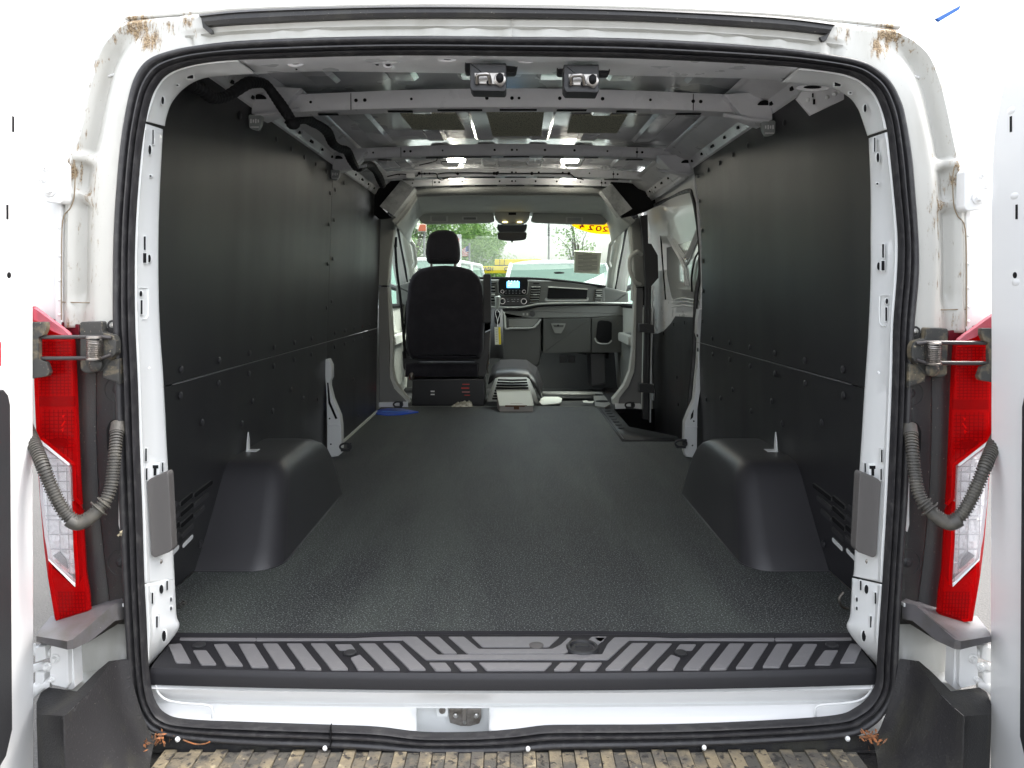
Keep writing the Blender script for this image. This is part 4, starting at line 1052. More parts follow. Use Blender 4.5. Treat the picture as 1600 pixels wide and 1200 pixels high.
# step well
MB().add([PF(934, 638), PF(959, 641), PF(981, 667), V(.905, 2.62, 0), V(.905, 2.49, 0), PF(972, 690)], [(0, 1, 2, 5), (5, 2, 3, 4)]).build('step_tread_trim', plas, VAN, thick=.006)
w_ = MB()
w_.add([V(.69, 2.6, 0), V(.69, 3.62, 0), V(.69, 3.62, -.22), V(.69, 2.6, -.22), V(.97, 2.45, -.22), V(.97, 3.62, -.22), V(.97, 2.45, 0), V(.60, 3.62, 0), V(.97, 3.62, .0)], [(0, 1, 2, 3), (3, 2, 5, 4), (1, 8, 5, 2), (0, 3, 4, 6)])
w_.build('step_well', plas, VAN, thick=.004)
m = MB()
for k in range(4):
    y = 2.62 + k * .07; m.tube([V(.74, y, -.212), V(.80, y + .02, -.212), V(.86, y - .01, -.212), V(.93, y + .02, -.212)], .005, 6)
for k in range(7): m.box((.632, 2.85 + k * .105, .008), (.035, .016, .004), Matrix.Rotation(.3, 4, 'Z'))
m.tube([V(.60, 2.52, .004), V(.60, 3.6, .004)], .004, 6); m.tube([V(.60, 2.505, .004), V(.9, 2.505, .004)], .004, 6)
each(m, 'tread_bar', plas, VAN)

# ---- roof: skin, ribs, bows, side rails
def skin_z(x, y): return 1.492 + .018 * (y - .9) + .022 * (1 - (x / .8) ** 2) - .07 * max(0, (.85 - y) / .51) ** 1.5
MB().grid([[V(x, y, skin_z(x, y)) for x in [i / 10 * .8 for i in range(-10, 11)]] for y in [.34 + k * .155 for k in range(21)]]).build('roof_skin', roofm, VAN)
for y0, y1 in ((.36, .98), (1.12, 2.10), (2.22, 2.98)):
    for xc in (-.62, -.36, -.13, .13, .36, .62):
        a0, a1 = y0 + .02, y1 - .02
        MB().grid([[V(xc + dx, y, skin_z(xc, y) - dz) for dx, dz in ((-.05, -.001), (-.035, .010), (.035, .010), (.05, -.001))] for y in (a0, (a0 + a1) / 2, a1)]).build('roof_swage', roofm, VAN, sharp=12)
for px0, px1, pb0, pb1, pt, pb in ((625,712,645,726,178,203),(759,850,770,846,174,213),(894,980,886,964,181,208)):
    def rz(px, py):
        z = 1.528 - .018; d = (z - CZ) * F / (455 - py); return V((px - 800) * d / F, d + CAMY, z)
    MB().prism([rz(px0, pt), rz(px1, pt), rz(pb1, pb), rz(pb0, pb)], V(0, 0, .006), .001).build('acoustic_pad', acoustic, VAN)
def bow(y, zc, half, h, parts=True, nm='roof_bow'):
    """roof cross member: crowned in the middle, deeper and stepped at the ends"""
    n = 36; rows = []
    for i in range(n + 1):
        t = i / n * 2 - 1; x = t * half; at = abs(t)
        crown = -.022 * at ** 2.2
        hh = h * (1 + .04 * max(0, (at - .72) / .28)) ; lift = .010 * max(0, (.62 - at) / .62) ** .5
        zt = zc + crown + lift * .5; zb = zc + crown - hh
        rows.append([V(x, y + .10, zt - .004), V(x, y + .02, zt + .004), V(x, y, zt), V(x, y - .002, zt - .006), V(x, y + .004, zb + .006), V(x, y + .008, zb), V(x, y + .06, zb - .004), V(x, y + .075, zb + .006), V(x, y + .10, zb + .006)])
    o = MB().grid(rows).build(nm, paint_shade, VAN, sharp=28, thick=.0015)
    m = MB()
    for k, t in enumerate((-.80, -.62, -.585, -.40, -.10, -.0, .028, .19, .36, .55, .72, .75)):
        x = t * half; m.disc((x, y - .001, zc - .022 * abs(t) ** 2.2 - h * .5), V(0, -1, 0), .0062 if k % 3 else .0048, .0015, 10)
    each(m, 'bow_hole', black, o)
    m = MB()
    for t0, t1 in ((-.50, -.40), (-.30, -.12), (-.05, .10), (.18, .30), (.42, .5), (-.78, -.70), (.66, .76)):
        xa, xb = t0 * half, t1 * half; zz = zc - .030 * (abs(t0 + t1) / 2) ** 2.2 - h
        m.box(((xa + xb) / 2, y + .035, zz - .004), (xb - xa, .018, .003))
    each(m, 'bow_slot', black, o)
    MB().tube([V(-.64 * half, y - .003, zc - .012 - .0), V(-.64 * half, y - .001, zc - .012 - h)], .0014, 6).build('bow_seam', black, o)
    MB().tube([V(.72 * half, y - .003, zc - .014), V(.72 * half, y - .001, zc - .014 - h)], .0014, 6).build('bow_seam', black, o)
    return o
BOWS = [(.98, 1.476, .845, .055), (2.14, 1.512, .845, .048), (2.98, 1.530, .84, .042), (3.34, 1.528, .80, .040)]
for b_ in BOWS: bow(*b_)
for sx in (-1, 1):
    rows = []
    for y in (.35, .7, 1.1, 1.6, 2.1, 2.6, 3.1, 3.5):
        z0 = 1.40 if sx < 0 else 1.38
        rows.append([V(sx * .885, y, z0 - .01), V(sx * .872, y, z0 + .012), V(sx * .862, y, z0 + .018), V(sx * .845, y, z0 + .052), V(sx * .80, y, z0 + .070), V(sx * .765, y, z0 + .10), V(sx * .74, y, z0 + .105)])
    o = MB().grid(rows).build('roof_side_rail', paint_shade, VAN, sharp=25, thick=.0015)
    m = MB()
    for k in range(16):
        y = .55 + k * .185; z0 = 1.40 if sx < 0 else 1.38
        m.box((sx * .853, y, z0 + .036), (.012, .018 if k % 3 else .04, .010))
    each(m, 'rail_hole', black, o)
    # end brackets, tie clips
    for y, sc in ((.95, 1.0), (2.10, .9)):
        z0 = 1.40 if sx < 0 else 1.38
        br = MB().prism([V(sx * x, y, z) for x, z in ((.70, z0 + .075), (.80, z0 + .08), (.862, z0 + .055), (.866, z0 - .01), (.84, z0 - .022), (.76, z0 + .008))], V(0, .09, 0), .004).build('bow_bracket', paint_shade, VAN)
        MB().disc((sx * .835, y + .001, z0 + .040), V(0, -.5, -.8), .020, .003, 16).build('bracket_hole', black, br)
        MB().tube([V(sx * .70, y - .004, z0 + .004), V(sx * .80, y - .006, z0 - .012), V(sx * .85, y - .006, z0 - .016)], .007, 8).build('bracket_lip', paint_shade, br)
        if sx < 0 or y < 2:
            cl = MB().prism([V(sx * x, y - .012, z) for x, z in rc([(.825, z0 - .018), (.872, z0 - .015), (.870, z0 - .060), (.842, z0 - .068), (.830, z0 - .05)], .008)], V(0, .02, 0), .003).build('clip', mat('clip_grey_green', (.30, .32, .31), .35) if 'clip_grey_green' not in bpy.data.materials else bpy.data.materials['clip_grey_green'], br)
            m = MB()
            for k in range(4): m.box((sx * (.838 + k * .008), y - .014, z0 - .038), (.004, .002, .010 + .004 * (k % 2)))
            m.box((sx * .85, y - .014, z0 - .058), (.028, .002, .003)); m.build('clip_ridges', white, cl)
# lit roof lamps, wiring
for px, py, y in ((713,250.5,2.60),(890,251.5,2.60),(713,277.5,3.22),(888,279,3.22)):
    q = P(px, py, y)
    lo_ = MB().box(q + V(0, 0, .010), (.105, .05, .016), bev=.003).build('roof_lamp', paint_shade, VAN)
    MB().box(q + V(0, -.004, 0), (.092, .045, .014), bev=.003).build('lamp_lens', lampm, lo_)
m = MB()
def wr(m, pts, r): m.tube(path_P(pts, 6), r, 6)
wr(m, [(605,276,2.955),(625,272,2.955),(650,275,2.955),(655,272,2.955),(680,271,2.955),(684,278,2.955),(690,281,2.955),(697,278,2.955)], .0035)
wr(m, [(684,272,2.955),(700,270,2.955),(740,270,2.955),(775,271,2.955),(830,271,2.955),(870,271,2.955),(890,272,2.955),(898,277,2.955),(912,281,2.955)], .0035)
wr(m, [(655,258,2.7),(680,252,2.7),(684,246,2.7),(690,247,2.7),(691,252,2.7),(700,252,2.7)], .003)
for px in (655, 715, 772, 776, 831, 889): m.sphere(P(px, 271, 2.95), .010, 8)
m.build('lamp_wiring', black, VAN)
MB().box(P(642, 275, 2.94), (.05, .03, .026)).build('connector', white, VAN)
# roof harness
hp = [(297,132),(312,138),(330,152),(345,153),(362,146),(385,131),(400,129),(415,132),(428,148),(440,165),(452,183),(458,192)]
def hy(px): return .845 * F / (800 - px) + CAMY
def harness(pts, r, nm='cable_harness', yt=None):
    pc = cat([(a_, b_, interp(yt, a_) if yt else hy(a_) - .03) for a_, b_ in pts], 22)
    path = [P(*q) for q in pc]; n = len(path)
    return MB().tube(path, lambda t: r * (1 + .035 * math.sin(t * n * .9) + .10 * math.sin(t * 17)), 10).build(nm, mat('tape_black', (.012, .012, .014), .75) if 'tape_black' not in bpy.data.materials else bpy.data.materials['tape_black'], VAN)
harness(hp, .017, yt=[(297, .42), (345, .58), (385, .72), (415, .82), (440, .86), (458, .88)])
MB().sphere(P(458, 193, .88), (.024, .024, .020), 12).build('harness_boot', bpy.data.materials['tape_black'], VAN)
harness([(462,186),(478,185),(490,192),(500,197),(512,207),(520,224),(531,232),(542,236),(549,250),(556,262)], .019, yt=[(462, 1.09), (490, 1.32), (520, 1.62), (542, 1.85), (556, 1.98)])
harness([(560,262),(568,258),(578,258),(586,266),(592,276),(598,290)], .022, yt=[(560, 2.26), (578, 2.55), (598, 2.95)])
MB().tube(path_P([(283,134,.50),(300,142,.6),(318,152,.62),(334,163,.7),(343,165,.75)]), .012, 8).build('rail_flange', paint_shade, VAN)

# header latches
for x0, x1, bx0, bx1 in ((724,812,733,792),(869,958,880,937)):
    dy = 0 if x0 < 800 else 2
    p_ = MB().prism([P(a_, b_, .035 + (b_ - 88) * .004) for a_, b_ in rc([(x0 + 2, 88 + dy), (x1 - 1, 88 + dy), (x1 - 6, 114 + dy), (x0 + 2, 113 + dy)], 4)], V(0, .03, 0), .003).build('latch_base', plas, VAN)
    b_ = MB().prism([P(a_, c_, .030) for a_, c_ in rc([(bx0 + 1, 98 + dy), (bx1 - 1, 98 + dy), (bx1 - 1, 139 + dy), (bx1 - 3, 143 + dy), (bx0 + 5, 142 + dy), (bx0 + 1, 136 + dy)], 2)], V(0, .05, 0), .004).build('latch_box', plas, p_)
    X0 = bx0 + 8
    MB().prism([P(a_, c_, .026) for a_, c_ in rc([(X0, 113 + dy), (bx1 - 4, 113 + dy), (bx1 - 4, 131 + dy), (bx1 - 10, 136 + dy), (bx1 - 17, 132 + dy), (X0 + 2, 131 + dy)], 2)], V(0, .006, 0), .002).build('striker_plate', chrome, p_)
    MB().tube(path_P([(X0 + 4, 130 + dy, .024), (X0 + 5, 118 + dy, .010), (X0 + 12, 116 + dy, .006), (X0 + 22, 117 + dy, .010), (X0 + 25, 130 + dy, .024)], 6), .0042, 10).build('striker_bar', chrome, p_)
    for a_ in (X0 + 4, X0 + 23): MB().disc(P(a_, 129 + dy, .024), V(0, -1, 0), .0055, .001, 12).build('bolt_hole', black, p_)
    MB().disc(P(bx1 - 11, 124 + dy, .020), V(0, -1, 0), .0125, .003, 20, dome=.001).build('knob_ring', chrome, p_)
    MB().sphere(P(bx1 - 11, 122 + dy, .016), (.0085, .012, .0105), 14).build('knob', black, p_)

# ================================================================= CAB
def Y(d): return d + CAMY
def U(name, A, B, mt, steps=((0, 0), (1, 0)), n=6, **k):
    pr = cat([(*a_, *b_) for a_, b_ in zip(A, B)], n)
    return MB().grid([[P(a0 + (b0 - a0) * u, a1 + (b1 - a1) * u, ya + (yb - ya) * u + o_) for u, o_ in steps] for a0, a1, ya, b0, b1, yb in pr]).build(name, mt, VAN, **k)
a1_ = [(612,345,3.42),(622,336,3.42),(634,318,3.40),(645,297,3.40),(652,292,3.40),(700,289,3.38),(800,287,3.38),(900,289,3.38),(950,293,3.40),(957,300,3.40),(968,320,3.40),(980,334,3.42),(993,345,3.42)]
a2_ = [(618,352,3.46),(630,340,3.46),(641,325,3.45),(650,311,3.44),(656,307,3.44),(702,305.5,3.43),(800,304.5,3.43),(900,305.5,3.43),(942,307,3.44),(948,311,3.44),(958,326,3.45),(970,340,3.46),(986,351,3.46)]
a3_ = [(640,380,4.15),(644,364,4.20),(650,350,4.22),(658,342,4.22),(667,338,4.22),(704,337,4.22),(800,337,4.22),(898,338,4.22),(932,339,4.22),(942,343,4.22),(949,351,4.22),(953,364,4.20),(956,380,4.15)]
U('headliner_rear_band', a1_, a2_, headl, sharp=40, thick=.003)
U('headliner', a2_, a3_, grey_l, ((0, 0), (.06, 0), (.3, 0), (.55, 0), (.8, 0), (1, 0)), sharp=40, thick=.003)
MB().grid([[V(x, y, z) for x in (-.66, -.3, 0, .3, .66)] for y, z in ((3.38, 1.486), (3.35, 1.53), (3.2, 1.55))]).build('header_filler', grey_m, VAN, thick=.002)
# corner foam blocks
for pts in ([(593,322),(627,281),(648,294),(615,337)], [(939,298),(956,287),(988,326),(968,338)]):
    MB().prism([P(a_, b_, 3.10) for a_, b_ in pts], V(0, .12, 0), .004).build('foam_block', foam, VAN)
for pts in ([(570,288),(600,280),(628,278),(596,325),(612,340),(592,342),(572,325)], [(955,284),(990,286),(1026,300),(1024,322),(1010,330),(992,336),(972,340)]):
    MB().prism([P(a_, b_, 3.26) for a_, b_ in pts], V(0, .05, 0), .002).build('corner_void_shade', black, VAN)  # flat black plates stand in for the shade inside the open corners
# cab side walls: doors, pillars, glass
for sx in (-1, 1):
    X = sx * .905
    dr = MB().prism([V(X, y, z) for y, z in ((3.66, -.05), (5.0, -.05), (5.25, .35), (5.22, .66), (3.9, .70), (3.72, .68))], V(sx * .06, 0, 0), .01).build('front_door', grey_l, VAN)
    MB().prism([V(X - sx * .012, y, z) for y, z in rc([(3.95, .05), (4.7, .05), (4.95, .3), (4.9, .45), (4.0, .5)], .08)], V(sx * .02, 0, 0), .006).build('door_pocket', grey_m, dr)
    MB().prism([V(X - sx * .05, y, z) for y, z in rc([(4.05, .40), (4.6, .40), (4.6, .47), (4.05, .47)], .03)], V(sx * .05, 0, 0), .01).build('armrest', grey_l, dr)
    MB().box((X - sx * .008, 3.80, .12), (.012, .03, .03)).build('courtesy_lamp', mat('red_lamp', (.6, .02, .03), .3, emit=((1, .05, .08), .5)) if sx < 0 else bpy.data.materials['red_lamp'], dr)
    # window frame
    fr = [V(X, 3.78, .70), V(X, 3.80, 1.0), V(X * .985, 3.86, 1.28), V(X * .97, 3.98, 1.36), V(X * .965, 4.25, 1.37), V(X * .975, 4.6, 1.20), V(X * .99, 5.0, .92), V(X, 5.2, .70)]
    MB().tube(fr, .032, 8).build('window_frame', black, dr)
    MB().add([V(X * 1.03, p.y, p.z) for p in fr], [tuple(range(8))]).build('side_glass', glass, dr)
    MB().tube([V(X, 3.78, .69), V(X, 5.2, .68)], .018, 8).build('window_sill', black, dr)
    # A pillar
    MB().tube([V(sx * .83, 4.20, 1.37), V(sx * .845, 4.5, 1.22), V(sx * .85, 4.85, 1.00), V(sx * .86, 5.2, .74)], .040, 10).build('a_pillar', grey_l, VAN)
    MB().tube([V(sx * .785, 4.32, 1.19), V(sx * .765, 4.36, 1.16), V(sx * .765, 4.5, 1.03), V(sx * .785, 4.55, 1.0)], .016, 8).build('grab_handle', grey_l, VAN)
    MB().grid([[V(sx * .90, y, z), V(sx * .99, y, z + .0)] for y, z in ((3.6, 1.40), (4.2, 1.42), (5.2, .70))]).build('door_shut', paint, VAN)
    # outside mirror
    om = MB().prism([V(sx * 1.06 + a_, 5.05, b_) for a_, b_ in rc([(0, .72), (sx * .22, .72), (sx * .24, 1.06), (0, 1.06)], .05)], V(0, .10, 0), .02).build('side_mirror', plas, VAN)
    MB().box((sx * 1.17, 5.046, .89), (.19, .004, .30)).build('mirror_glass', chrome, om)
    MB().tube([V(sx * .94, 5.1, .80), V(sx * 1.08, 5.1, .85)], .025, 8).build('mirror_arm', plas, om)
# left B pillar trim (upper, lower)
plate('b_pillar_trim', [(592,337),(618,337),(613,372),(608,405),(605,446),(591,446)], 3.55, .10, grey_m, VAN, .006)
plate('b_pillar_edge', [(617,337),(621,341),(614,372),(610,405),(607,446),(604,446),(608,405),(613,372)], 3.56, .08, grey_l, VAN, .003)
plate('b_pillar_trim_lower', [(591,448),(605,448),(607,490),(608,560),(609,590),(616,608),(630,622),(636,629),(592,630)], 3.57, .10, mat('trim_grey_dark', (.17, .17, .165), .6), VAN, .006)
plate('b_pillar_edge', [(605,448),(608,448),(611,490),(614,535),(613,575),(617,596),(632,617),(640,629),(634,629),(628,620),(613,604),(609,590),(609,535)], 3.58, .08, grey_l, VAN, .003)
plate('pillar_foot_white', [(592,629),(637,628),(637,636),(592,636)], 3.52, .02, paint_in, VAN, .002)
MB().tube(path_P([(617,372,3.9),(620,420,3.85),(626,470,3.8),(631,530,3.72),(633,560,3.7)]), .010, 6).build('seat_belt', black, VAN)
MB().box(P(617, 378, 3.88), (.03, .03, .07), bev=.005).build('belt_anchor', black, VAN)
# right B pillar
plate('b_pillar_trim', [(987,345),(1000,338),(1001,350),(1006,380),(1010,447),(994,449),(991,420),(990,390)], 3.50, .10, grey_m, VAN, .006)
plate('b_pillar_edge', [(983,348),(987,345),(990,390),(991,420),(994,449),(991,470),(988,470),(989,420),(986,385)], 3.52, .08, grey_l, VAN, .003)
plate('b_pillar_trim_lower', [(994,450),(1005,450),(1004,530),(1003,580),(1002,632),(966,634),(964,624),(980,606),(990,585),(993,555)], 3.52, .10, bpy.data.materials['trim_grey_dark'], VAN, .006)
plate('b_pillar_edge', [(992,450),(995,450),(994,520),(993,560),(991,582),(982,604),(968,622),(966,632),(958,632),(957,624),(962,619),(975,602),(984,580),(988,550),(990,500)], 3.50, .08, grey_l, VAN, .004)
plate('door_track_strip', [(1000,337),(1012,335),(1013,380),(1018,381),(1028,399),(1029,434),(1018,447),(1017,500),(1014,655),(1005,655),(1008,500),(1009,447),(1006,390)], 3.42, .05, plas, VAN, .004)
MB().tube(path_P([(988,398,3.36),(984,406,3.34),(985,425,3.34),(992,440,3.34),(1000,444,3.38)]), .013, 8).build('grab_handle', grey_l, VAN)
MB().tube(path_P([(988,398,3.36),(996,393,3.36),(1002,398,3.40)]), .013, 8).build('grab_handle_top', grey_l, VAN)
for py in (513, 607): plate('door_hinge_block', rc([(999,py - 7),(1012,py - 7),(1022,py - 5),(1023,py + 8),(1014,py + 7),(999,py + 6)], 1), 3.34, .05, plas, VAN, .003)
MB().tube(path_P([(1015,450,3.38),(1014.5,520,3.38),(1013,600,3.38),(1013,655,3.38)]), .009, 6).build('hinge_cable', plas, VAN)
MB().tube(path_P([(1020,447,3.40),(1018.5,520,3.40),(1017,600,3.40),(1016,660,3.40)]), .005, 6).build('pillar_bright_edge', paint_in, VAN)
plate('pillar_foot_white', [(961,631),(1001,631),(1002,639),(990,638),(962,639)], 3.48, .02, paint_in, VAN, .002)
# windshield + exterior screen frame
MB().add([V(-.80, 4.24, 1.40), V(.80, 4.24, 1.40), V(.86, 5.3, .78), V(-.86, 5.3, .78)], [(0, 1, 2, 3)]).build('windshield', glass, VAN)
MB().grid([[V(x * .86, 5.30 - .06 * x * x, z) for x in (-1, -.5, 0, .5, 1)] for z in (.86, .70, .2)]).build('bulkhead', black, VAN)
MB().grid([[V(x, y, z) for x in (-.95, 0, .95)] for y, z in ((3.6, -.02), (4.3, -.03), (5.1, -.05), (5.3, .3))]).build('cab_floor', mat('cab_floor_rubber', (.035, .036, .036), .6, bump=(200, .001)), VAN)
# visors
visorm = mat('visor_vinyl', (.42, .43, .395), .7)
def visor(pts, d, lab):
    o = MB().prism([P(a_, b_, Y(d)) for a_, b_ in rc(pts, 5, 4)], V(0, .03, 0), .008).build('sun_visor', visorm, VAN)
    for x0, x1, y0, y1 in lab:
        l = MB().prism([P(a_, b_, Y(d) - .0015) for a_, b_ in ((x0, y0), (x1, y0 + .4), (x1, y1), (x0, y1 - .4))], V(0, .003, 0)).build('warning_label', mat('label_grey', (.55, .56, .53), .6) if 'label_grey' not in bpy.data.materials else bpy.data.materials['label_grey'], o)
        m = MB()
        for k in range(4): m.box(P((x0 + x1) / 2, y0 + 2 + k * (y1 - y0 - 3) / 3.4, Y(d) - .003), ((x1 - x0) * .8 * d / F, .001, .003))
        m.build('label_lines', grey_d, l)
visor([(655,331),(664,329),(765,329),(771,334),(773,346),(765,348),(690,350),(662,350),(654,343)], 5.72, [(672,700,337,346.5),(722,746,338,344)])
visor([(829,346),(832,334),(840,330.5),(930,332),(944,333),(949,340),(948,351),(880,350),(836,348)], 5.72, [(884,911,339,348.5)])
# overhead console, mirror
oc = plate('overhead_console', rc([(772,324),(829,324),(827,340),(823,346),(815,349),(786,349),(778,346),(773,340)], 2), Y(5.66), .12, visorm, VAN, .012)
MB().box(P(800.5, 334, Y(5.655)), (.056, .004, .018)).build('console_slot', black, oc)
for px in (789, 812): MB().box(P(px, 347, Y(5.655)), (.034, .006, .006)).build('console_lamp', mat('dim_lamp', (.8, .7, .3), .4, emit=((1, .8, .35), 1.2)) if px == 789 else bpy.data.materials['dim_lamp'], oc)
MB().tube([P(786, 350.5, Y(5.65)), P(815, 350.5, Y(5.65))], .007, 8).build('console_trim', grey_l, oc)
plate('mirror_mount', rc([(777,350),(824,350),(823,358),(819,363),(781,363),(777,358)], 2), Y(5.8), .10, grey_d, VAN, .01)
plate('rear_view_mirror', rc([(777,364.5),(781,362.5),(822,362.5),(823.5,366),(822,373),(818,375),(800,376.5),(783,375),(778,373)], 1.5), Y(5.72), .03, grey_d, VAN, .006)
MB().box(P(800, 377.5, Y(5.71)), (.012, .01, .012)).build('mirror_tab', black, VAN)

# ---- dashboard
D = Y(6.25)
db = MB().prism([P(a_, b_, D + .05) for a_, b_ in rc([(618,446),(640,440),(700,436),(760,436),(824,436),(870,439),(920,445),(955,450),(982,456),(984,500),(978,548),(925,552),(848,552),(846,500),(760,500),(640,505),(620,500)], 2)], V(0, .30, 0), .02).build('dashboard', mat('dash_grey', (.095, .098, .092), .55, bump=(400, .0004)), VAN)
def dp(nm, pts, y, th, mt, bev=.004, r=1.5): return MB().prism([P(a_, b_, y) for a_, b_ in (rc(pts, r) if r else pts)], V(0, th, 0), bev).build(nm, mt, db)
MB().tube(path_P([(640,438,D + .02),(700,434.5,D),(760,434.5,D),(824,435,D),(870,438,D),(920,444,D + .01),(945,448,D + .03)]), .010, 8).build('dash_top_pad', black, db)
dp('trim_panel', [(740,438),(868,439),(930,447),(944,449),(945,471),(918,471),(850,475),(815,482),(768,480),(750,476)], D + .03, .05, mat('dash_panel_greenish', (.125, .13, .122), .5), .006)
dp('upper_band', [(786,484),(815,483),(850,479),(900,477),(975,477),(982,479),(984,492),(925,496),(790,498)], D + .03, .05, mat('dash_panel_light', (.20, .205, .195), .5), .008)
MB().tube(path_P([(752,478,D),(775,480,D - .005),(812,480,D - .005),(830,477,D),(850,474.5,D),(900,473.5,D),(950,473.5,D),(982,474,D + .04)]), .008, 8).build('bright_strip', mat('satin_strip', (.42, .43, .41), .3, metal=.3), db)
MB().tube(path_P([(752,482,D),(775,484,D),(812,484.5,D),(830,481.5,D),(850,478,D),(900,476.5,D),(980,477,D + .04)]), .006, 8).build('shadow_gap', black, db)
rad = dp('radio', [(781,435),(823,435),(825,440),(824,458),(821,461),(784,461),(779,457),(778.5,440)], D - .01, .05, black, .006, 2)
dp('radio_rim', [(780,434),(824,434),(826,440),(825,459),(822,462),(783,462),(778,458),(777.5,440)], D - .004, .05, grey_m, .006, 2)
MB().box(P(801.8, 444.8, D - .014), (.102, .004, .050)).build('screen', screenm, rad)
m = MB()
for i in range(4): m.box(P(795 + i * 4.5, 439.2, D - .014), (.010, .003, .005))
m.box(P(797, 443, D - .018), (.02, .002, .004)); m.box(P(795, 446, D - .018), (.01, .002, .004))
m.build('screen_marks', mat('screen_text', (.6, .8, .9), .5, emit=((.5, .8, 1), .8)), rad)
cl = dp('climate_panel', [(779,464),(825,464),(826,474),(820,478),(783,478),(776,474)], D - .004, .05, mat('panel_black', (.014, .014, .015), .35), .004, 2)
for par, lst, r0 in ((rad, ((785,455.5),(818.8,455.5)), .015), (cl, ((785,470.5),(818.5,470.8)), .024)):
    for q in lst:
        c_ = P(*q, D - .016)
        k_ = MB().disc(c_, V(0, -1, 0), r0 * .72, .02, 18).build('knob', black, par)
        rr = MB(); n_ = 20
        rr.grid([[c_ + V(r_ * math.cos(k * 2 * math.pi / n_), yo, r_ * math.sin(k * 2 * math.pi / n_)) for r_, yo in ((r0, 0), (r0, -.006), (r0 * .8, -.006), (r0 * .8, 0))] for k in range(n_)], closed=True)
        rr.build('knob_ring', steel, par)
m = MB()
for i in range(5):
    for j in (0, 1): m.box(P(790.5 + i * 5.4, 454.5 + j * 3.6, D - .0125), (.010, .002, .003))
m.build('radio_buttons', mat('button_print', (.32, .33, .33), .5), rad)
m = MB()
for px, py, w_ in ((793.5,467.6,.008),(800,467.8,.010),(804,467.4,.012),(809.5,467.8,.012),(794,471,.016),(802,471,.024),(809,471,.010)): m.box(P(px, py, D - .0065), (w_, .002, .0035))
m.box(P(786.5, 470.5, D - .04), (.006, .002, .006)); m.build('climate_marks', bpy.data.materials['button_print'], cl)
def vent(pts, n_, side=0):
    v_ = dp('air_vent', pts, D + .016, .05, black, .004, 1)
    xs = [p[0] for p in pts]; ys = [p[1] for p in pts]; x0, x1, y0, y1 = min(xs), max(xs), min(ys), max(ys)
    for k in range(n_):
        t = (k + .5) / n_; py = y0 + (y1 - y0) * t
        xa = interp([(pts[0][1], pts[0][0]), (pts[3][1], pts[3][0])], py); xb = interp([(pts[1][1], pts[1][0]), (pts[2][1], pts[2][0])], py)
        MB().box(P((xa + xb) / 2, py, D + .012), ((xb - xa) * .92 * 6.25 / F, .022, .006), Matrix.Rotation(.25, 4, 'X')).build('vent_slat', grey_m, v_)
    MB().box(P((x0 + x1) / 2, (y0 + y1) / 2, D + .002), (.030, .012, .009)).build('vent_tab', grey_l, v_)
vent([(766.5,446),(773,446),(776.5,474),(765,474)], 6); vent([(830,447),(845.5,446.5),(842,473),(827,474)], 7); vent([(930.5,452),(941.5,453),(941,472),(929.5,471)], 6)
for px, py in ((838,443),(770,443),(938,449)): MB().box(P(px, py, D + .022), (.05, .01, .008), bev=.002).build('vent_wheel', black, db)
dp('open_tray', [(857,449),(918,452.5),(917,466.5),(855,466.5)], D + .024, .05, black, .003)
MB().tube(path_P([(854.5,466,D + .02),(856,470,D + .015),(900,470,D + .015),(916,469.5,D + .015),(918,465,D + .02)]), .009, 8).build('tray_lip', mat('tray_lip_grey', (.25, .255, .24), .5), db)
MB().tube([P(857, 448.5, D + .02), P(918, 452, D + .02)], .005, 6).build('tray_edge', grey_l, db)
ls = dp('lower_stack', [(786,486),(846,497),(846,552),(843,570),(830,575),(786,575),(780,560),(784,510)], D + .03, .12, mat('stack_grey', (.085, .087, .083), .55), .02, 3)
dp('cubby', [(795,499),(842,498),(836,508),(828,511),(795,511)], D + .012, .04, grey_m, .003)
MB().tube(path_P([(789,500,D + .01),(790,513,D),(800,513,D),(830,512.5,D),(838,508,D),(845,499,D + .01)]), .008, 8).build('cubby_lip', bpy.data.materials['satin_strip'], db)
MB().tube(path_P([(775,486,D + .01),(784,486,D),(788,494,D),(789,513,D)]), .010, 8).build('stack_edge', grey_l, db)
MB().disc(P(832, 490.5, D + .02), V(0, -1, 0), .022, .01, 16).build('power_socket', grey_d, db)
for px in (818, 824): MB().box(P(px, 491, D + .02), (.014, .01, .018)).build('usb_port', grey_l, db)
gb = dp('glovebox', [(848.5,498),(923,497),(923,551),(848.5,552)], D + .015, .06, mat('glovebox_grey', (.070, .073, .068), .55, bump=(400, .0004)), .006, 1)
dp('glovebox_latch', [(861,505.5),(884,505.5),(882,512),(877,521),(867,521),(864,514)], D + .006, .02, grey_m, .003, .6)
dp('latch_recess', [(864,507.5),(881,507.5),(880,511),(866,511)], D + .003, .01, bpy.data.materials['glovebox_grey'], .001, .5)
MB().disc(P(872, 508.5, D + .002), V(0, -1, 0), .008, .002, 10).build('lock', black, gb)
dp('dash_end_panel', [(924.5,497),(980,492),(978,540),(970,551),(924.5,551)], D + .018, .06, bpy.data.materials['glovebox_grey'], .006, 1)
dp('speaker_grille', [(934,503),(938,500.5),(950,501),(956,504),(956,530),(950,536),(937,535),(931,528)], D + .008, .02, black, .004, 2)
MB().tube(path_P([(929.5,528,D),(932,534,D),(938,537,D),(950,537,D),(956,532,D)]), .006, 6).build('speaker_trim', bpy.data.materials['satin_strip'], db)
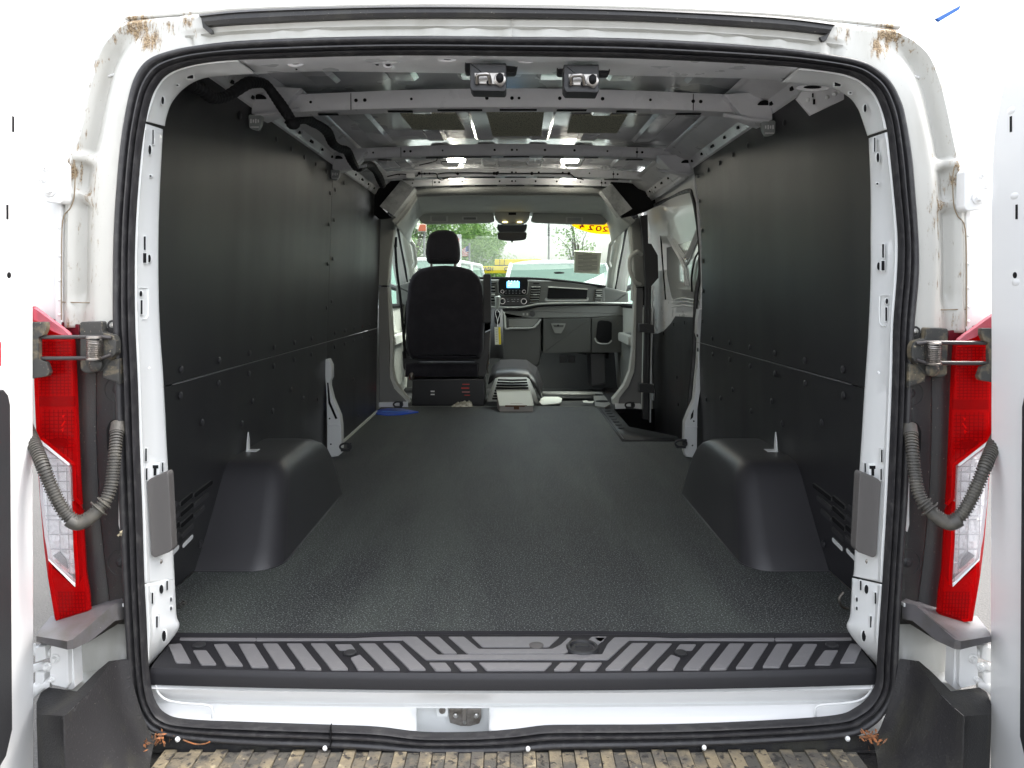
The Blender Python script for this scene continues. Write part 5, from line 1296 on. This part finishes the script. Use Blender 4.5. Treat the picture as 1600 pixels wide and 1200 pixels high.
# gear lever with hang tag
MB().grid([[P(a_, b_, y_) for a_, b_, y_ in r_] for r_ in ([(768,482,D - .02),(785,482,D - .02)], [(766,515,D - .10),(786,515,D - .10)], [(765,560,D - .10),(787,560,D - .10)])]).build('shift_console', grey_d, VAN, thick=.01)
MB().tube(path_P([(777,486,D - .12),(777,500,D - .08),(778,510,D - .04)]), .024, 10).build('shift_boot', black, VAN)
kn = MB().tube(path_P([(777,462.5,D - .17),(777.5,466,D - .17),(777.5,472,D - .16),(777,478,D - .15),(777,482,D - .14)], 4), lambda t: .027 * (1 - .45 * t) if t > .08 else .020, 14).build('gear_knob', mat('satin_grip', (.38, .40, .38), .3, metal=.4), VAN)
tg = MB().prism([P(a_, b_, D - .17) for a_, b_ in ((772.5,511),(782,511),(783,538.5),(773.5,538.5))], V(0, .001, 0)).build('hang_tag', mat('tag_white', (.75, .77, .66), .7), None, origin=P(778, 511, D - .17))
tag(tg, 'small white and yellow paper tag hanging from the gear lever by a looped string', 'tag')
MB().prism([P(a_, b_, D - .1712) for a_, b_ in ((778.5,511.3),(781.8,511.3),(782.8,538.2),(779.5,538.2))], V(0, .0005, 0)).build('tag_stripe', yellow, tg)
MB().tube([P(a_, b_, D - .17) for a_, b_ in cat([(777.5,511),(777,500),(775,494),(774,488),(777,484),(781,490),(779,497),(777.5,503)], 5)], .002, 5).build('tag_string', white, tg)
m = MB()
for k in range(8): m.box(P(776, 515 + k * 2.6, D - .1715), (.016, .0005, .002))
m.build('tag_lines', ink, tg)
# wheel-arch hump / console between seats with ribbed grey cover
MB().grid([[P(a_, b_, y_) for a_, b_, y_ in r_] for r_ in ([(770,572,4.4),(783,563,4.4),(800,562,4.4),(822,563,4.4),(838,574,4.4),(848,600,4.4)], [(766,588,4.0),(778,579,4.0),(800,578,4.0),(824,579,4.0),(836,590,4.0),(846,616,4.0)], [(763,600,3.9),(775,590,3.9),(800,589,3.9),(826,590,3.9),(838,606,3.9),(846,622,3.9)])])  .build('engine_tunnel', vinyl, VAN, sharp=50, thick=.01)
tc = MB().grid([[P(a_, b_, y_) for a_, b_, y_ in r_] for r_ in ([(774,592,3.88),(780,590,3.88),(800,590,3.88),(822,590,3.88),(827,593,3.88)], [(766,612,3.74),(774,609,3.74),(800,608,3.74),(829,609,3.74),(836,613,3.74)], [(761,628,3.66),(770,627,3.66),(800,627,3.66),(834,627,3.66),(842,631,3.66)])]).build('tunnel_cover', mat('tunnel_cover_grey', (.36, .37, .345), .55), VAN, sharp=50, thick=.008)
for k in range(8):
    py = 593.5 + k * 4.2; t = k / 8; xa = 778 - t * 10; xb = 823 + t * 7; y_ = 3.82 - .19 * t
    MB().tube([P(xa, py, y_ - .01), P((xa + xb) / 2, py + .6, y_ - .012), P(xb, py, y_ - .01)], .0065, 6).build('cover_slot', black, tc)
# driver's seat
st = 3.74
seat = MB().prism([P(a_, b_, st) for a_, b_ in rc([(634,548),(633,500),(634.5,470),(637,445),(643,430),(655,420),(672,416),(694,414.5),(716,416),(735,421),(747,432),(752.5,447),(755,475),(756,500),(755,548),(750,562),(700,564),(642,562)], 3, 3)], V(0, .13, 0), .035, seg=4).build('driver_seat', cloth, VAN, sharp=70)
MB().prism([P(a_, b_, st - .01) for a_, b_ in rc([(666,408),(664,395),(665.5,378),(670,366),(678,360.5),(692,358.5),(706,360),(713,366),(716.5,380),(718,395),(717,408),(713,412),(670,412)], 3, 3)], V(0, .10, 0), .035, seg=4).build('headrest', cloth, seat, sharp=70)
for px in (674, 711): MB().tube([P(px, 410, st + .05), P(px, 419, st + .05)], .009, 8).build('headrest_post', steel_d, seat)
MB().prism([P(a_, b_, st + .02) for a_, b_ in rc([(755,430),(757,428),(765,428),(767,430),(767,505),(755,505)], 1)], V(0, .06, 0), .006).build('armrest', plas, seat)
MB().box(P(696, 572, st + .35), (.52, .62, .10), bev=.03).build('seat_cushion', cloth, seat)
sb = MB().prism([P(a_, b_, st + .06) for a_, b_ in ((644,592),(756,592),(757,634),(643,634))], V(0, .45, 0), .006).build('seat_base', mat('seat_base_black', (.008, .008, .010), .35), VAN)
m = MB(); m.tube([P(643, 594, st + .055), P(756, 593, st + .055)], .003, 6); m.tube([P(660, 577, st + .05), P(680, 578, st + .05), P(700, 579, st + .05)], .004, 6); m.tube([P(718, 576, st + .05), P(742, 577, st + .05)], .004, 6)
m.tube([P(654, 563, st + .06), P(742, 563, st + .06)], .008, 6); m.tube([P(756, 594, st + .05), P(757, 625, st + .05)], .003, 6)
each(m, 'seat_rail', mat('mech_grey', (.10, .10, .11), .35, metal=.5), sb)
MB().prism([P(a_, b_, st + .08) for a_, b_ in ((640,560),(654,560),(656,585),(640,590),(630,575),(628,550),(634,545))], V(0, .2, 0), .008).build('seat_side_cover', plas, seat)
MB().prism([P(a_, b_, st + .08) for a_, b_ in ((742,560),(757,520),(766,516),(764,570),(757,590),(744,585))], V(0, .2, 0), .008).build('seat_side_cover', grey_d, seat)
for k, (px, py, w_, h_, mt_) in enumerate(((676,611.5,.028,.010,white),(676,616.3,.028,.008,white),(728,600.5,.05,.006,redm),(727,606.5,.055,.009,redm),(728,612.5,.055,.006,mat('pinkish_print', (.5, .2, .2), .5)),(730,617.5,.04,.005,redm))):
    MB().box(P(px, py, st + .058), (w_, .002, h_)).build('printed_label', mt_, sb)
MB().tube(path_P([(636,470,st + .1),(632,520,st + .1),(634,560,st + .1)]), .006, 6).build('belt_webbing', black, seat)
MB().sphere(P(643, 588, st + .02), (.02, .02, .03), 10).build('belt_buckle', steel_d, seat)
m = MB(); m.tube(path_P([(763,540,st + .1),(764,556,st + .08),(761,572,st + .08),(763,585,st + .08)]), .006, 6); tag(m.build('seat_lever', steel_d, seat)); MB().sphere(P(760, 523, st + .1), .014, 8).build('lever_knob', steel_d, seat)
# passenger-side fixings
for i_, pts in enumerate(([(846,622),(850,620),(872,620),(878,622),(877,628),(872,630),(848,632),(842,628)], )):
    o = MB().prism([PF(a_, b_, .008) for a_, b_ in pts], V(0, 0, -.006), .001).build('torn_paper', cardm, None, origin=PF(862, 626, .004))
    tag(o, 'white torn paper piece lying on the cab floor beside the ribbed hump', 'paper')
o = MB().prism([PF(a_, b_, .006) for a_, b_ in ((910,626),(917,625.5),(920,627),(928,626.5),(926,629.5),(918,629),(912,628.5))], V(0, 0, -.004), .001).build('torn_paper', cardm, None, origin=PF(919, 627, .003))
tag(o, 'smaller white paper scrap on the cab floor near the right door sill', 'paper')
MB().prism([PF(a_, b_, .012) for a_, b_ in ((926,612),(940,612),(954,631),(945,636),(930,634))], V(0, 0, -.01), .002).build('seat_anchor_plate', grey_m, VAN)
for q in ((933,617),(941,627)): MB().disc(PF(*q, .012), V(0, 0, 1), .05, .003, 12).build('anchor_hole', black, VAN)
MB().grid([[PF(842, 612, .015), PF(925, 613, .015)], [PF(846, 617, .015), PF(930, 617, .015)]]).build('floor_sill_trim', grey_m, VAN, thick=.01)
MB().prism([P(a_, b_, 4.75) for a_, b_ in ((922,552),(946,552),(947,600),(924,604))], V(0, .3, 0), .02).build('footwell_box', grey_d, VAN)
for px in (880, 893): MB().box(P(px, 561, 4.9), (.06, .03, .06), bev=.01).build('fuse_cover', grey_d, VAN)

# tie-down rings
def tie(px, py, y, sc=1.0):
    c_ = P(px, py, y); m = MB(); n_ = 18
    m.tube([c_ + V(.030 * sc * math.cos(k * 2 * math.pi / n_), 0, .018 * sc * math.sin(k * 2 * math.pi / n_)) for k in range(n_ + 1)], .006 * sc, 6)
    m.box(c_ + V(0, .01, -.018 * sc), (.05 * sc, .03, .012)); m.box(c_ + V(.02 * sc, .01, .005), (.02, .02, .03 * sc))
    m.build('tie_down_ring', plas, VAN)
tie(622, 632, 3.50); tie(984, 633, 3.46); tie(540, 698, 2.10, .9); tie(1064, 693, 2.06, .9); 
MB().tube(path_P([(1318,925,.30),(1311,936,.30),(1316,948,.30),(1326,951,.30)]), .0035, 8).build('tie_down_loop', steel_d, VAN)
MB().box(PF(284, 945, .006), (.012, .03, .008)).build('tie_down_loop', steel, VAN)

# ================================================================= loose things
o = MB()
A = [PF(781, 643, 0), PF(833, 643, 0)]
yb = 4.12; xb0, xb1 = (776 - 800) * (yb + 1.6) / F, (828 - 800) * (yb + 1.6) / F
f0, f1 = A[0] + V(0, 0, .036), A[1] + V(0, 0, .036)
yk = A[0].y + .15
k0, k1 = P(776.5, 612, yk), P(828, 611.5, yk)
bx = MB().add([A[0], A[1], f1, f0, V(k0.x, yk, 0), V(k1.x, yk, 0), k1 - V(0, 0, .004), k0 - V(0, 0, .004)], [(0, 1, 2, 3), (1, 5, 6, 2), (5, 4, 7, 6), (4, 0, 3, 7), (3, 2, 6, 7), (0, 4, 5, 1)]).build('flat_carton', mat('carton_side', (.42, .39, .37), .7), None, origin=(A[0] + A[1]) / 2)
tag(bx, 'flat white carton with raised lid on the load floor before the cab hump', 'box')
MB().prism([k0 + V(.0, 0, .002), k1 + V(0, 0, .002), f1 + V(0, -.004, .002), f0 + V(0, -.004, .002)], V(0, 0, .003), 0).build('lid', cardm, bx)
MB().tube([f0 + V(-.002, -.004, .004), k0 + V(-.002, 0, .006), k1 + V(.002, 0, .006), f1 + V(.002, -.004, .004)], .004, 6).build('lid_edge', cardm, bx)
brown = mat('brown_print', (.10, .035, .01), .6)
m = MB()
mid = (f0 + f1) / 2
m.box(mid + V(-.01, -.005, .001), (.13, .006, .010)); m.box(mid + V(0, .03, .016), (.08, .03, .004), Matrix.Rotation(.18, 4, 'X')); m.box(mid + V(.0, -.006, -.012), (.035, .004, .018)); m.box(mid + V(.055, .0, .004), (.03, .02, .004))
m.build('handle_print', brown, bx)
bl = MB()
pts = [(584,643),(592,640),(606,637.5),(625,637.5),(640,640),(655,643),(640,645),(625,647),(605,648),(588,646)]
bl.prism([PF(a_, b_, .007) for a_, b_ in rc(pts, 2)], V(0, 0, -.009), .003)
bo = bl.build('blue_tray_liner', blue, None, origin=PF(618, 643, 0)); tag(bo, 'flat bright blue plastic piece on the floor beside the left wall near the seat', 'plastic piece')
m = MB()
for k in range(16): m.sphere(PF(598 + k * 2.6, 643.6 - abs(k - 8) * .08, .011), .006, 6)
m.build('blue_dots', mat('pale_blue', (.12, .25, .6), .4), bo)
bag = MB(); brow = []
for i in range(17):
    t = i / 16 * 2 - 1; r_ = []
    for j in range(9):
        u = j / 8 * 2 - 1; k = max(0, 1 - t * t) ** .5; kk = max(0, 1 - u * u) ** .5
        q = PF(722 + 17 * t, 635.5, 0)
        r_.append(q + V(0, u * .035 * (.5 + .5 * k), .003 + .030 * k * kk * (1 + .5 * t) * (1 + .7 * noise.noise(V(t * 4, u * 4, 1.3)))))
    brow.append(r_)
bag.grid(brow)
bg_ = bag.build('clear_plastic_bag', mat('crinkled_plastic', (.30, .28, .22), .2, bump=(90, .006, 4), spots=[(45, .45, .6, (.62, .60, .52))]), None, origin=PF(722, 635, 0))
tag(bg_, 'small crumpled clear plastic bag on the floor in front of the driver seat base', 'plastic bag')
# windshield sticker and price sheet
n_w = (V(0, 5.3, .78) - V(0, 4.24, 1.40)).normalized(); nrm = V(0, .62, 1.06).normalized()
def WS(px, py, off=-.004):
    # intersection of a sight line with the windshield plane
    o_ = V(0, CAMY, CZ); d_ = (P(px, py, 0) - o_); p0 = V(0, 4.24, 1.40) - nrm * (-off)
    t = (p0 - o_).dot(nrm) / d_.dot(nrm); return o_ + d_ * t
sk = MB().prism([WS(a_, b_, -.006) for a_, b_ in cat([(892,347),(894,352),(903,357.5),(918,362.5),(936,365.5),(953,366)], 5) + [(953.5,349),(953,346)]], nrm * .001).build('year_sticker', yell2, None, origin=WS(925, 356))
tag(sk, 'yellow curved year sticker with red digits on the upper right of the windshield', 'sticker')
for ch, px, py, rot, s_ in (('2', 946, 358.5, .10, 1), ('0', 935.5, 357.5, .06, 1), ('2', 923.5, 356, -.1, .95), ('4', 909.5, 354, -.25, .85)):
    q = WS(px, py, -.012); u_ = V(-1, 0, 0); up = -n_w if n_w.z < 0 else n_w
    M = Matrix.Translation(q) @ Matrix((( -1, 0, 0, 0), (0, up.y, nrm.y, 0), (0, up.z, nrm.z, 0), (0, 0, 0, 1))) @ Matrix.Rotation(-rot, 4, 'Z')
    text_mesh('digit', ch, .098 * s_, redm, sk, M)
    COL.objects[-1]
for o in [o for o in COL.objects if o.name.startswith('digit')]: o.location = -wloc(sk)
sh = MB().prism([WS(a_, b_, -.006) for a_, b_ in ((897,393),(939.5,395),(936.5,428.5),(897,426))], nrm * .001).build('price_sheet', mat('sheet_border', (.80, .82, .66), .7), None, origin=WS(918, 411))
tag(sh, 'printed price sheet stuck to the right half of the windshield', 'paper sheet')
MB().prism([WS(a_, b_, -.008) for a_, b_ in ((900,394),(937.5,396),(934.5,426),(899,424.5))], nrm * .0005).build('sheet_print_area', paper, sh)
m = MB()
for k in range(13):
    y0 = 397 + k * 2.15; wd = 30 if k % 4 else 14
    a_, b_ = WS(918 - wd / 2, y0 + .1, -.010), WS(918 + wd / 2, y0 + .8, -.010)
    m.tube([a_, b_], .0018, 4)
m.build('printed_lines', mat('print_grey', (.24, .22, .2), .7), sh)
# leaf litter on the bumper
random.seed(11)
for nm_, px0, py0, lab in (('leaf_litter', 240, 1160, 'small pile of dry orange brown leaf bits in the left corner of the bumper step'), ('leaf_litter', 1364, 1157, 'small pile of dry orange brown leaf bits in the right corner of the bumper step')):
    m = MB(); c_ = P(px0, py0, -.045)
    for k in range(70):
        p = c_ + V(random.gauss(0, .013), random.gauss(0, .012), random.uniform(-.002, .012))
        u_ = V(random.uniform(-1, 1), random.uniform(-1, 1), random.uniform(-.6, .6)).normalized() * random.uniform(.003, .009); w_ = u_.orthogonal().normalized() * random.uniform(.001, .003)
        m.add([p - u_, p + w_, p + u_, p - w_], [(0, 1, 2, 3)])
    o = m.build(nm_, mat('dry_leaf', (.34, .12, .04), .8, spots=[(80, .4, .6, (.12, .07, .04))]) if px0 < 800 else bpy.data.materials['dry_leaf'], None, origin=c_)
    tag(o, lab, 'leaf litter', kind='stuff')
tw = MB().tube([P(a_, b_, -.04) for a_, b_ in cat([(286,1156),(296,1160),(308,1163),(320,1162),(328,1159)], 6)], .0014, 6).build('dry_twig', bpy.data.materials['dry_leaf'], None, origin=P(306, 1160, -.04))
tag(tw, 'thin curved orange stalk lying on the bumper step by the left white clip', 'twig')
tt = MB()
for k in range(5): tt.add([P(180 + random.uniform(0, 12), 828 + random.uniform(0, 14), -.03 - random.random() * .01) for _ in range(3)], [(0, 1, 2)])
to = tt.build('dry_leaf_scrap', mat('pale_leaf', (.38, .33, .22), .8), None, origin=P(186, 836, -.03)); tag(to, 'pale dried leaf scrap caught under the left wiring hose beside the seal', 'leaf')

# ================================================================= OUTSIDE, AHEAD
GZ = -.70
def vehicle(name, loc, rz, col, label, h=1.85, L=4.9, wd=1.9, pickup=False, group=None, cat_='vehicle'):
    root = empty(name, loc, label, cat_, group); root.rotation_euler = (0, 0, rz)
    pm = col
    def part(mb, nm, mt, par=None, sharp=30, thick=0):
        o = mb.build(nm, mt, None, sharp=sharp, thick=thick); o.parent = par or root; return o
    hw = wd / 2; hb = 1.12          # front of the vehicle faces -y (towards us)
    rows = []
    for y, z, k in ((-L / 2, .35, .80), (-L / 2, .95, .86), (-L / 2 + .25, 1.08, .90), (-L / 2 + 1.15, hb + .08, .96), (L / 2 - .1, hb, .96), (L / 2, .95, .92), (L / 2, .35, .88)):
        rows.append([V(x * hw * k, y + .12 * abs(x) ** 3 * (1 if y < 0 else -1), z - .05 * abs(x) ** 4) for x in [i / 6 for i in range(-6, 7)]])
    b_ = part(MB().grid(rows), 'body', pm, thick=.01)
    for s_ in (-1, 1):
        part(MB().grid([[V(s_ * hw * .98, y, z) for y in (-L / 2 + .15, -1.6, 0, 1.6, L / 2 - .1)] for z in (.30, .6, .9, hb - .02)]), 'side_panel', pm, thick=.01)
    ya, yb_, yc, yd = -L / 2 + 1.15, -L / 2 + 2.0, (.9 if pickup else L / 2 - .45), (1.15 if pickup else L / 2 - .15)
    top_w, bot_w = hw * .74, hw * .92
    roof = MB().grid([[V(x * top_w, y, h - .06 * abs(x) ** 3 - (.05 if y in (yb_, yc) else 0)) for x in [i / 5 for i in range(-5, 6)]] for y in (yb_, yb_ + .25, (yb_ + yc) / 2, yc)])
    part(roof, 'roof', pm, thick=.03)
    part(MB().add([V(-bot_w, ya, hb + .06), V(bot_w, ya, hb + .06), V(top_w * .98, yb_, h - .06), V(-top_w * .98, yb_, h - .06)], [(0, 1, 2, 3)]), 'windshield', mat('car_glass', (.15, .24, .20), .08, spec=.5) if 'car_glass' not in bpy.data.materials else bpy.data.materials['car_glass'])
    for s_ in (-1, 1):
        part(MB().tube([V(s_ * bot_w, ya, hb + .04), V(s_ * top_w, yb_, h - .07), V(s_ * top_w, yc, h - .08), V(s_ * bot_w, yd, hb + .02)], .035, 8), 'roof_pillar', pm)
        part(MB().add([V(s_ * (bot_w - .01), ya + .1, hb + .02), V(s_ * (bot_w - .01), yd, hb + .02), V(s_ * (top_w - .01), yc, h - .09), V(s_ * (top_w - .01), yb_, h - .09)], [(0, 1, 2, 3)]), 'side_window', bpy.data.materials['car_glass'])
        part(MB().tube([V(s_ * (bot_w), 0, hb), V(s_ * top_w, .05, h - .09)], .03, 6), 'door_pillar', pm)
        mi = part(MB().sphere((s_ * (hw + .12), ya + .45, hb + .10), (.12, .07, .09), 12), 'side_mirror', pm)
        part(MB().sphere((s_ * hw * .68, -L / 2 + .03, .82), (.16, .06, .09), 12), 'headlight', foil)
        for y in (-L / 2 + .95, L / 2 - 1.0):
            wv = MB(); n_ = 22; c_ = V(s_ * (hw - .10), y, .36)
            wv.grid([[c_ + V(q, r_ * math.cos(k * 2 * math.pi / n_), r_ * math.sin(k * 2 * math.pi / n_)) for q, r_ in ((-.11, .2), (-.11, .33), (-.07, .36), (.07, .36), (.11, .33), (.11, .2))] for k in range(n_)], closed=True)
            wo_ = part(wv, 'wheel', bpy.data.materials['tyre_rubber']); part(MB().disc(c_ + V(s_ * .04, 0, 0), V(s_, 0, 0), .21, .06, 18), 'rim', steel_d, wo_)
    part(MB().box((0, -L / 2 - .02, .78), (wd * .5, .05, .16), bev=.01), 'grille', black)
    part(MB().box((0, -L / 2 - .03, .48), (wd * .86, .10, .18), bev=.02), 'bumper', plas)
    part(MB().tube([V(-.5, ya - .03, hb + .08), V(-.05, ya + .04, hb + .12)], .012, 6), 'wiper', black)
    part(MB().tube([V(.1, ya - .03, hb + .08), V(.55, ya + .04, hb + .12)], .012, 6), 'wiper', black)
    part(MB().sphere((0, yb_ - .15, h - .22), (.12, .03, .04), 10), 'interior_mirror', black)
    return root
wpaint = mat('other_white_paint', (.80, .81, .80), .3, coat=.5)
gpaint = mat('grey_green_paint', (.16, .20, .19), .35, coat=.5)
dpaint = mat('dark_grey_paint', (.05, .055, .06), .3, coat=.5)
silver = mat('silver_paint', (.45, .47, .47), .3, coat=.5)
redp = mat('red_paint', (.45, .01, .01), .3, coat=.5)
vehicle('parked_truck', V(.72, 11.1, GZ), 0, wpaint, 'white pickup truck facing us just beyond the right half of the windshield', h=1.98, L=5.6, wd=2.0, pickup=True, cat_='pickup truck')
vehicle('parked_truck', V(-1.36, 12.0, GZ), R(-10), wpaint, 'white pickup truck parked behind the headrest, left of the other white truck', h=2.06, L=5.6, wd=1.7, pickup=True, cat_='pickup truck')
vehicle('parked_car', V(1.85, 14.6, GZ), R(4), dpaint, 'dark grey car beyond the price sheet at the right edge of the windshield', h=1.95, cat_='car')
vehicle('parked_car', V(-3.6, 10.5, GZ), R(10), silver, 'silver car seen through the driver door window at far left', h=1.75, cat_='car')
vehicle('parked_car', V(3.6, 11.0, GZ), R(-8), silver, 'silver car seen through the passenger door window at far right', h=1.75, cat_='car')
vehicle('parked_car', V(3.4, 20.0, GZ), R(80), redp, 'small red car far off above the right end of the dashboard', h=1.7, cat_='car')
# car wash building with yellow boards
def bld():
    root = empty('car_wash_building', V(-.4, 31, GZ), 'low car wash building with two yellow sign boards reading WASH behind the trucks', 'building')
    d = 30 + 1.6
    def part(mb, nm, mt, par=None): o = mb.build(nm, mt, None); o.parent = par or root; o.location = -root.location if par is None else V(0, 0, 0); return o
    x0, x1 = (746 - 800) * d / F, (815 - 800) * d / F
    w0 = part(MB().box((.2, 33, .35), (6.5, 4.5, 2.1)), 'wall', mat('block_wall', (.5, .49, .45), .8))
    zb = lambda py: CZ - (py - 455) * d / F
    fb = part(MB().box(((x0 + x1) / 2, 30, (zb(416) + zb(427)) / 2), (x1 - x0, .25, zb(416) - zb(427)), bev=.02), 'sign_board', yellow)
    x2 = (773 - 800) * d / F
    part(MB().box(((x2 + 1.2) / 2, 30.2, (zb(405) + zb(414)) / 2), (1.2 - x2, .3, zb(405) - zb(414)), bev=.02), 'sign_board', yellow)
    part(MB().box(((x2 + 1.2) / 2, 30.15, zb(414.8)), (1.2 - x2, .34, .04)), 'board_edge', ink)
    for px in (781, 788): part(MB().box((x2 + (px - 773) * d / F, 30.04, zb(409.5)), (.02, .02, .22)), 'board_joint', ink)
    M = Matrix.Translation(V((759.5 - 800) * d / F, 29.86, zb(420.8))) @ Matrix.Rotation(R(90), 4, 'X')
    t = text_mesh('sign_letters', 'WASH', .215, ink, None, M, .005); t.parent = fb
    M = Matrix.Translation(V((790.5 - 800) * d / F, 29.86, zb(420.8))) @ Matrix.Rotation(R(90), 4, 'X')
    t = text_mesh('sign_letters', 'C', .215, ink, None, M, .005); t.parent = fb
    for x in (-1.2, .4, 2): part(MB().box((x, 30.7, .0), (1.1, .1, 1.4)), 'bay_door', grey_m)
bld()
# flag, poles, signs
def pole(px, y, pt, name, label, cat_, r=.035):
    q = P(px, pt, y); root = MB().tube([V(q.x, y, GZ), V(q.x, y, q.z)], r, 8).build(name, mat('pole_grey', (.22, .22, .22), .5) if 'pole_grey' not in bpy.data.materials else bpy.data.materials['pole_grey'], None, origin=V(q.x, y, GZ))
    tag(root, label, cat_); return root
fp = pole(733.5, 22, 380, 'flag_pole', 'pale pole with a striped flag rising behind the left white truck', 'flag pole', .03)
d = 23.6; x1 = (733 - 800) * d / F; 
rows = []
for i in range(13):
    t = i / 12; px = 733 - 11 * t; drop = t * 7
    rows.append([P(px, 383 + drop * .9 + (18 - 6 * t) * v_ * .95, 22 + .05 * math.sin(t * 9)) for v_ in [j / 13 for j in range(14)]])
fm = MB()
vs = [p for r_ in rows for p in r_]
for i in range(12):
    for j in range(13):
        canton = i < 6 and j < 7
        fm.add([rows[i][j], rows[i + 1][j], rows[i + 1][j + 1], rows[i][j + 1]], [(0, 1, 2, 3)], 2 if canton else (j % 2))
fm.build('flag', [redm, white, mat('flag_blue', (.02, .05, .25), .6)], fp)
pole(857.5, 42, 349, 'utility_pole', 'tall dark pole against the sky right of the rear view mirror', 'utility pole', .06)
pole(895.5, 45, 352, 'utility_pole', 'thinner dark pole among the sparse branches above the price sheet', 'utility pole', .045)
s1 = pole(663, 26, 352, 'sign_post', 'tall post carrying an orange square sign at the upper left of the windshield', 'sign', .04)
MB().box(P(659.5, 356, 25.9), (.32, .05, .30), bev=.01).build('sign_panel', mat('sign_border', (.8, .8, .7), .6), s1); MB().box(P(659.5, 356, 25.85), (.25, .05, .22)).build('sign_face', mat('orange_print', (.8, .18, .08), .6), s1)
s2 = pole(717, 24, 366, 'sign_post', 'white upright banner sign with red lettering just right of the headrest', 'sign', .04)
MB().box(P(717, 390, 23.9), (.17, .04, 1.0), bev=.01).build('sign_panel', white, s2)
MB().box(P(716, 382, 23.87), (.06, .03, .40)).build('sign_print', redm, s2)
# trees
leafm = mat('leaves_light', (.16, .32, .05), .6, spots=[(1.2, .4, .62, (.09, .20, .04)), (6, .5, .7, (.26, .42, .08))])
leafn = leafm.node_tree.nodes['Principled BSDF']; leafn.inputs['Subsurface Weight'].default_value = 0
thin(leafm, .45)
bark = mat('bark', (.10, .08, .06), .9, bump=(12, .02))
def tree(x, y, h, r, dens, label, seed, lean=0.0, sparse=False):
    rnd = random.Random(seed); root = empty('tree', V(x, y, GZ), label, 'tree')
    t = MB().tube([V(x, y, GZ), V(x + lean * .4, y, GZ + h * .3), V(x + lean, y, GZ + h * .72)], lambda u: .16 * h / 6 * (1 - .7 * u), 8)
    cl_ = []
    for k in range(14 if not sparse else 22):
        an = rnd.uniform(0, 6.28); rr = r * rnd.uniform(.25, .85); zz = GZ + h * rnd.uniform(.35, .95)
        c_ = V(x + lean * .7 + rr * math.cos(an), y + rr * math.sin(an), zz); cl_.append((c_, r * rnd.uniform(.28, .5) * (1 if not sparse else .7)))
        t.tube([V(x + lean * .5, y, GZ + h * rnd.uniform(.3, .55)), (V(x + lean * .6, y, zz - .2 * h) + c_) / 2, c_], lambda u: .045 * h / 6 * (1 - .8 * u), 5)
    o = t.build('trunk', bark, None); o.parent = root; o.location = -root.location
    m = MB()
    for c_, cr in cl_:
        for k in range(int(dens)):
            v_ = V(rnd.gauss(0, 1), rnd.gauss(0, 1), rnd.gauss(0, .8)); v_ = v_.normalized() * cr * rnd.random() ** .4
            p = c_ + v_; s_ = rnd.uniform(.05, .11) * h / 7
            u_ = V(rnd.uniform(-1, 1), rnd.uniform(-1, 1), rnd.uniform(-1, 1)).normalized(); w_ = u_.orthogonal().normalized()
            m.add([p - u_ * s_, p + w_ * s_ * .7, p + u_ * s_, p - w_ * s_ * .7], [(0, 1, 2, 3)])
    me = bpy.data.meshes.new('crown'); me.from_pydata(m.v, [], m.f); me.materials.append(leafm)
    o = bpy.data.objects.new('crown', me); link(o, root); o.location = -root.location
tree(-5.2, 38, 6.4, 2.4, 620, 'leafy green tree behind the left headrest side, leftmost of the tree line', 1)
tree(-3.2, 40, 6.3, 2.4, 620, 'leafy green tree right behind the driver headrest', 2)
tree(-1.9, 42, 4.6, 1.6, 360, 'shorter leafy tree behind the striped flag', 3)
tree(.2, 44, 3.4, 1.6, 320, 'low rounded tree above the yellow sign boards', 4)
tree(1.6, 46, 3.1, 1.5, 300, 'low bushy tree just left of the tall dark pole', 5)
tree(3.6, 40, 5.6, 1.9, 26, 'sparse young tree with thin branches above the price sheet', 6, sparse=True)
tree(-10.5, 34, 7.5, 3.0, 300, 'broad green tree seen through the driver door window', 8)
tree(9.8, 36, 6.0, 2.6, 260, 'broad green tree seen through the passenger door window', 9)

# tall roadside sign whose blue panel shows over the right pillar
q0, q1, q2, q3 = P(1463, 29, 14), P(1502, 8, 14), P(1499, 15, 14), P(1469, 33, 14)
bs = MB().tube([V(q1.x + .4, 14.2, GZ), V(q1.x + .4, 14.2, q1.z + .8)], .07, 8).build('roadside_sign', paint, None, origin=V(q1.x + .4, 14.2, GZ))
tag(bs, 'slanted blue edged sign board high above the right rear pillar', 'sign')
MB().prism([q0, q1, q2, q3], V(0, .08, 0), .004).build('blue_edge', mat('sign_blue', (.01, .10, .38), .4), bs)
MB().prism([q0 + V(0, .01, 0), q1 + V(0, .01, 0), q1 + V(0, .01, .55), q0 + V(0, .01, .55)], V(0, .08, 0), .004).build('board', white, bs)
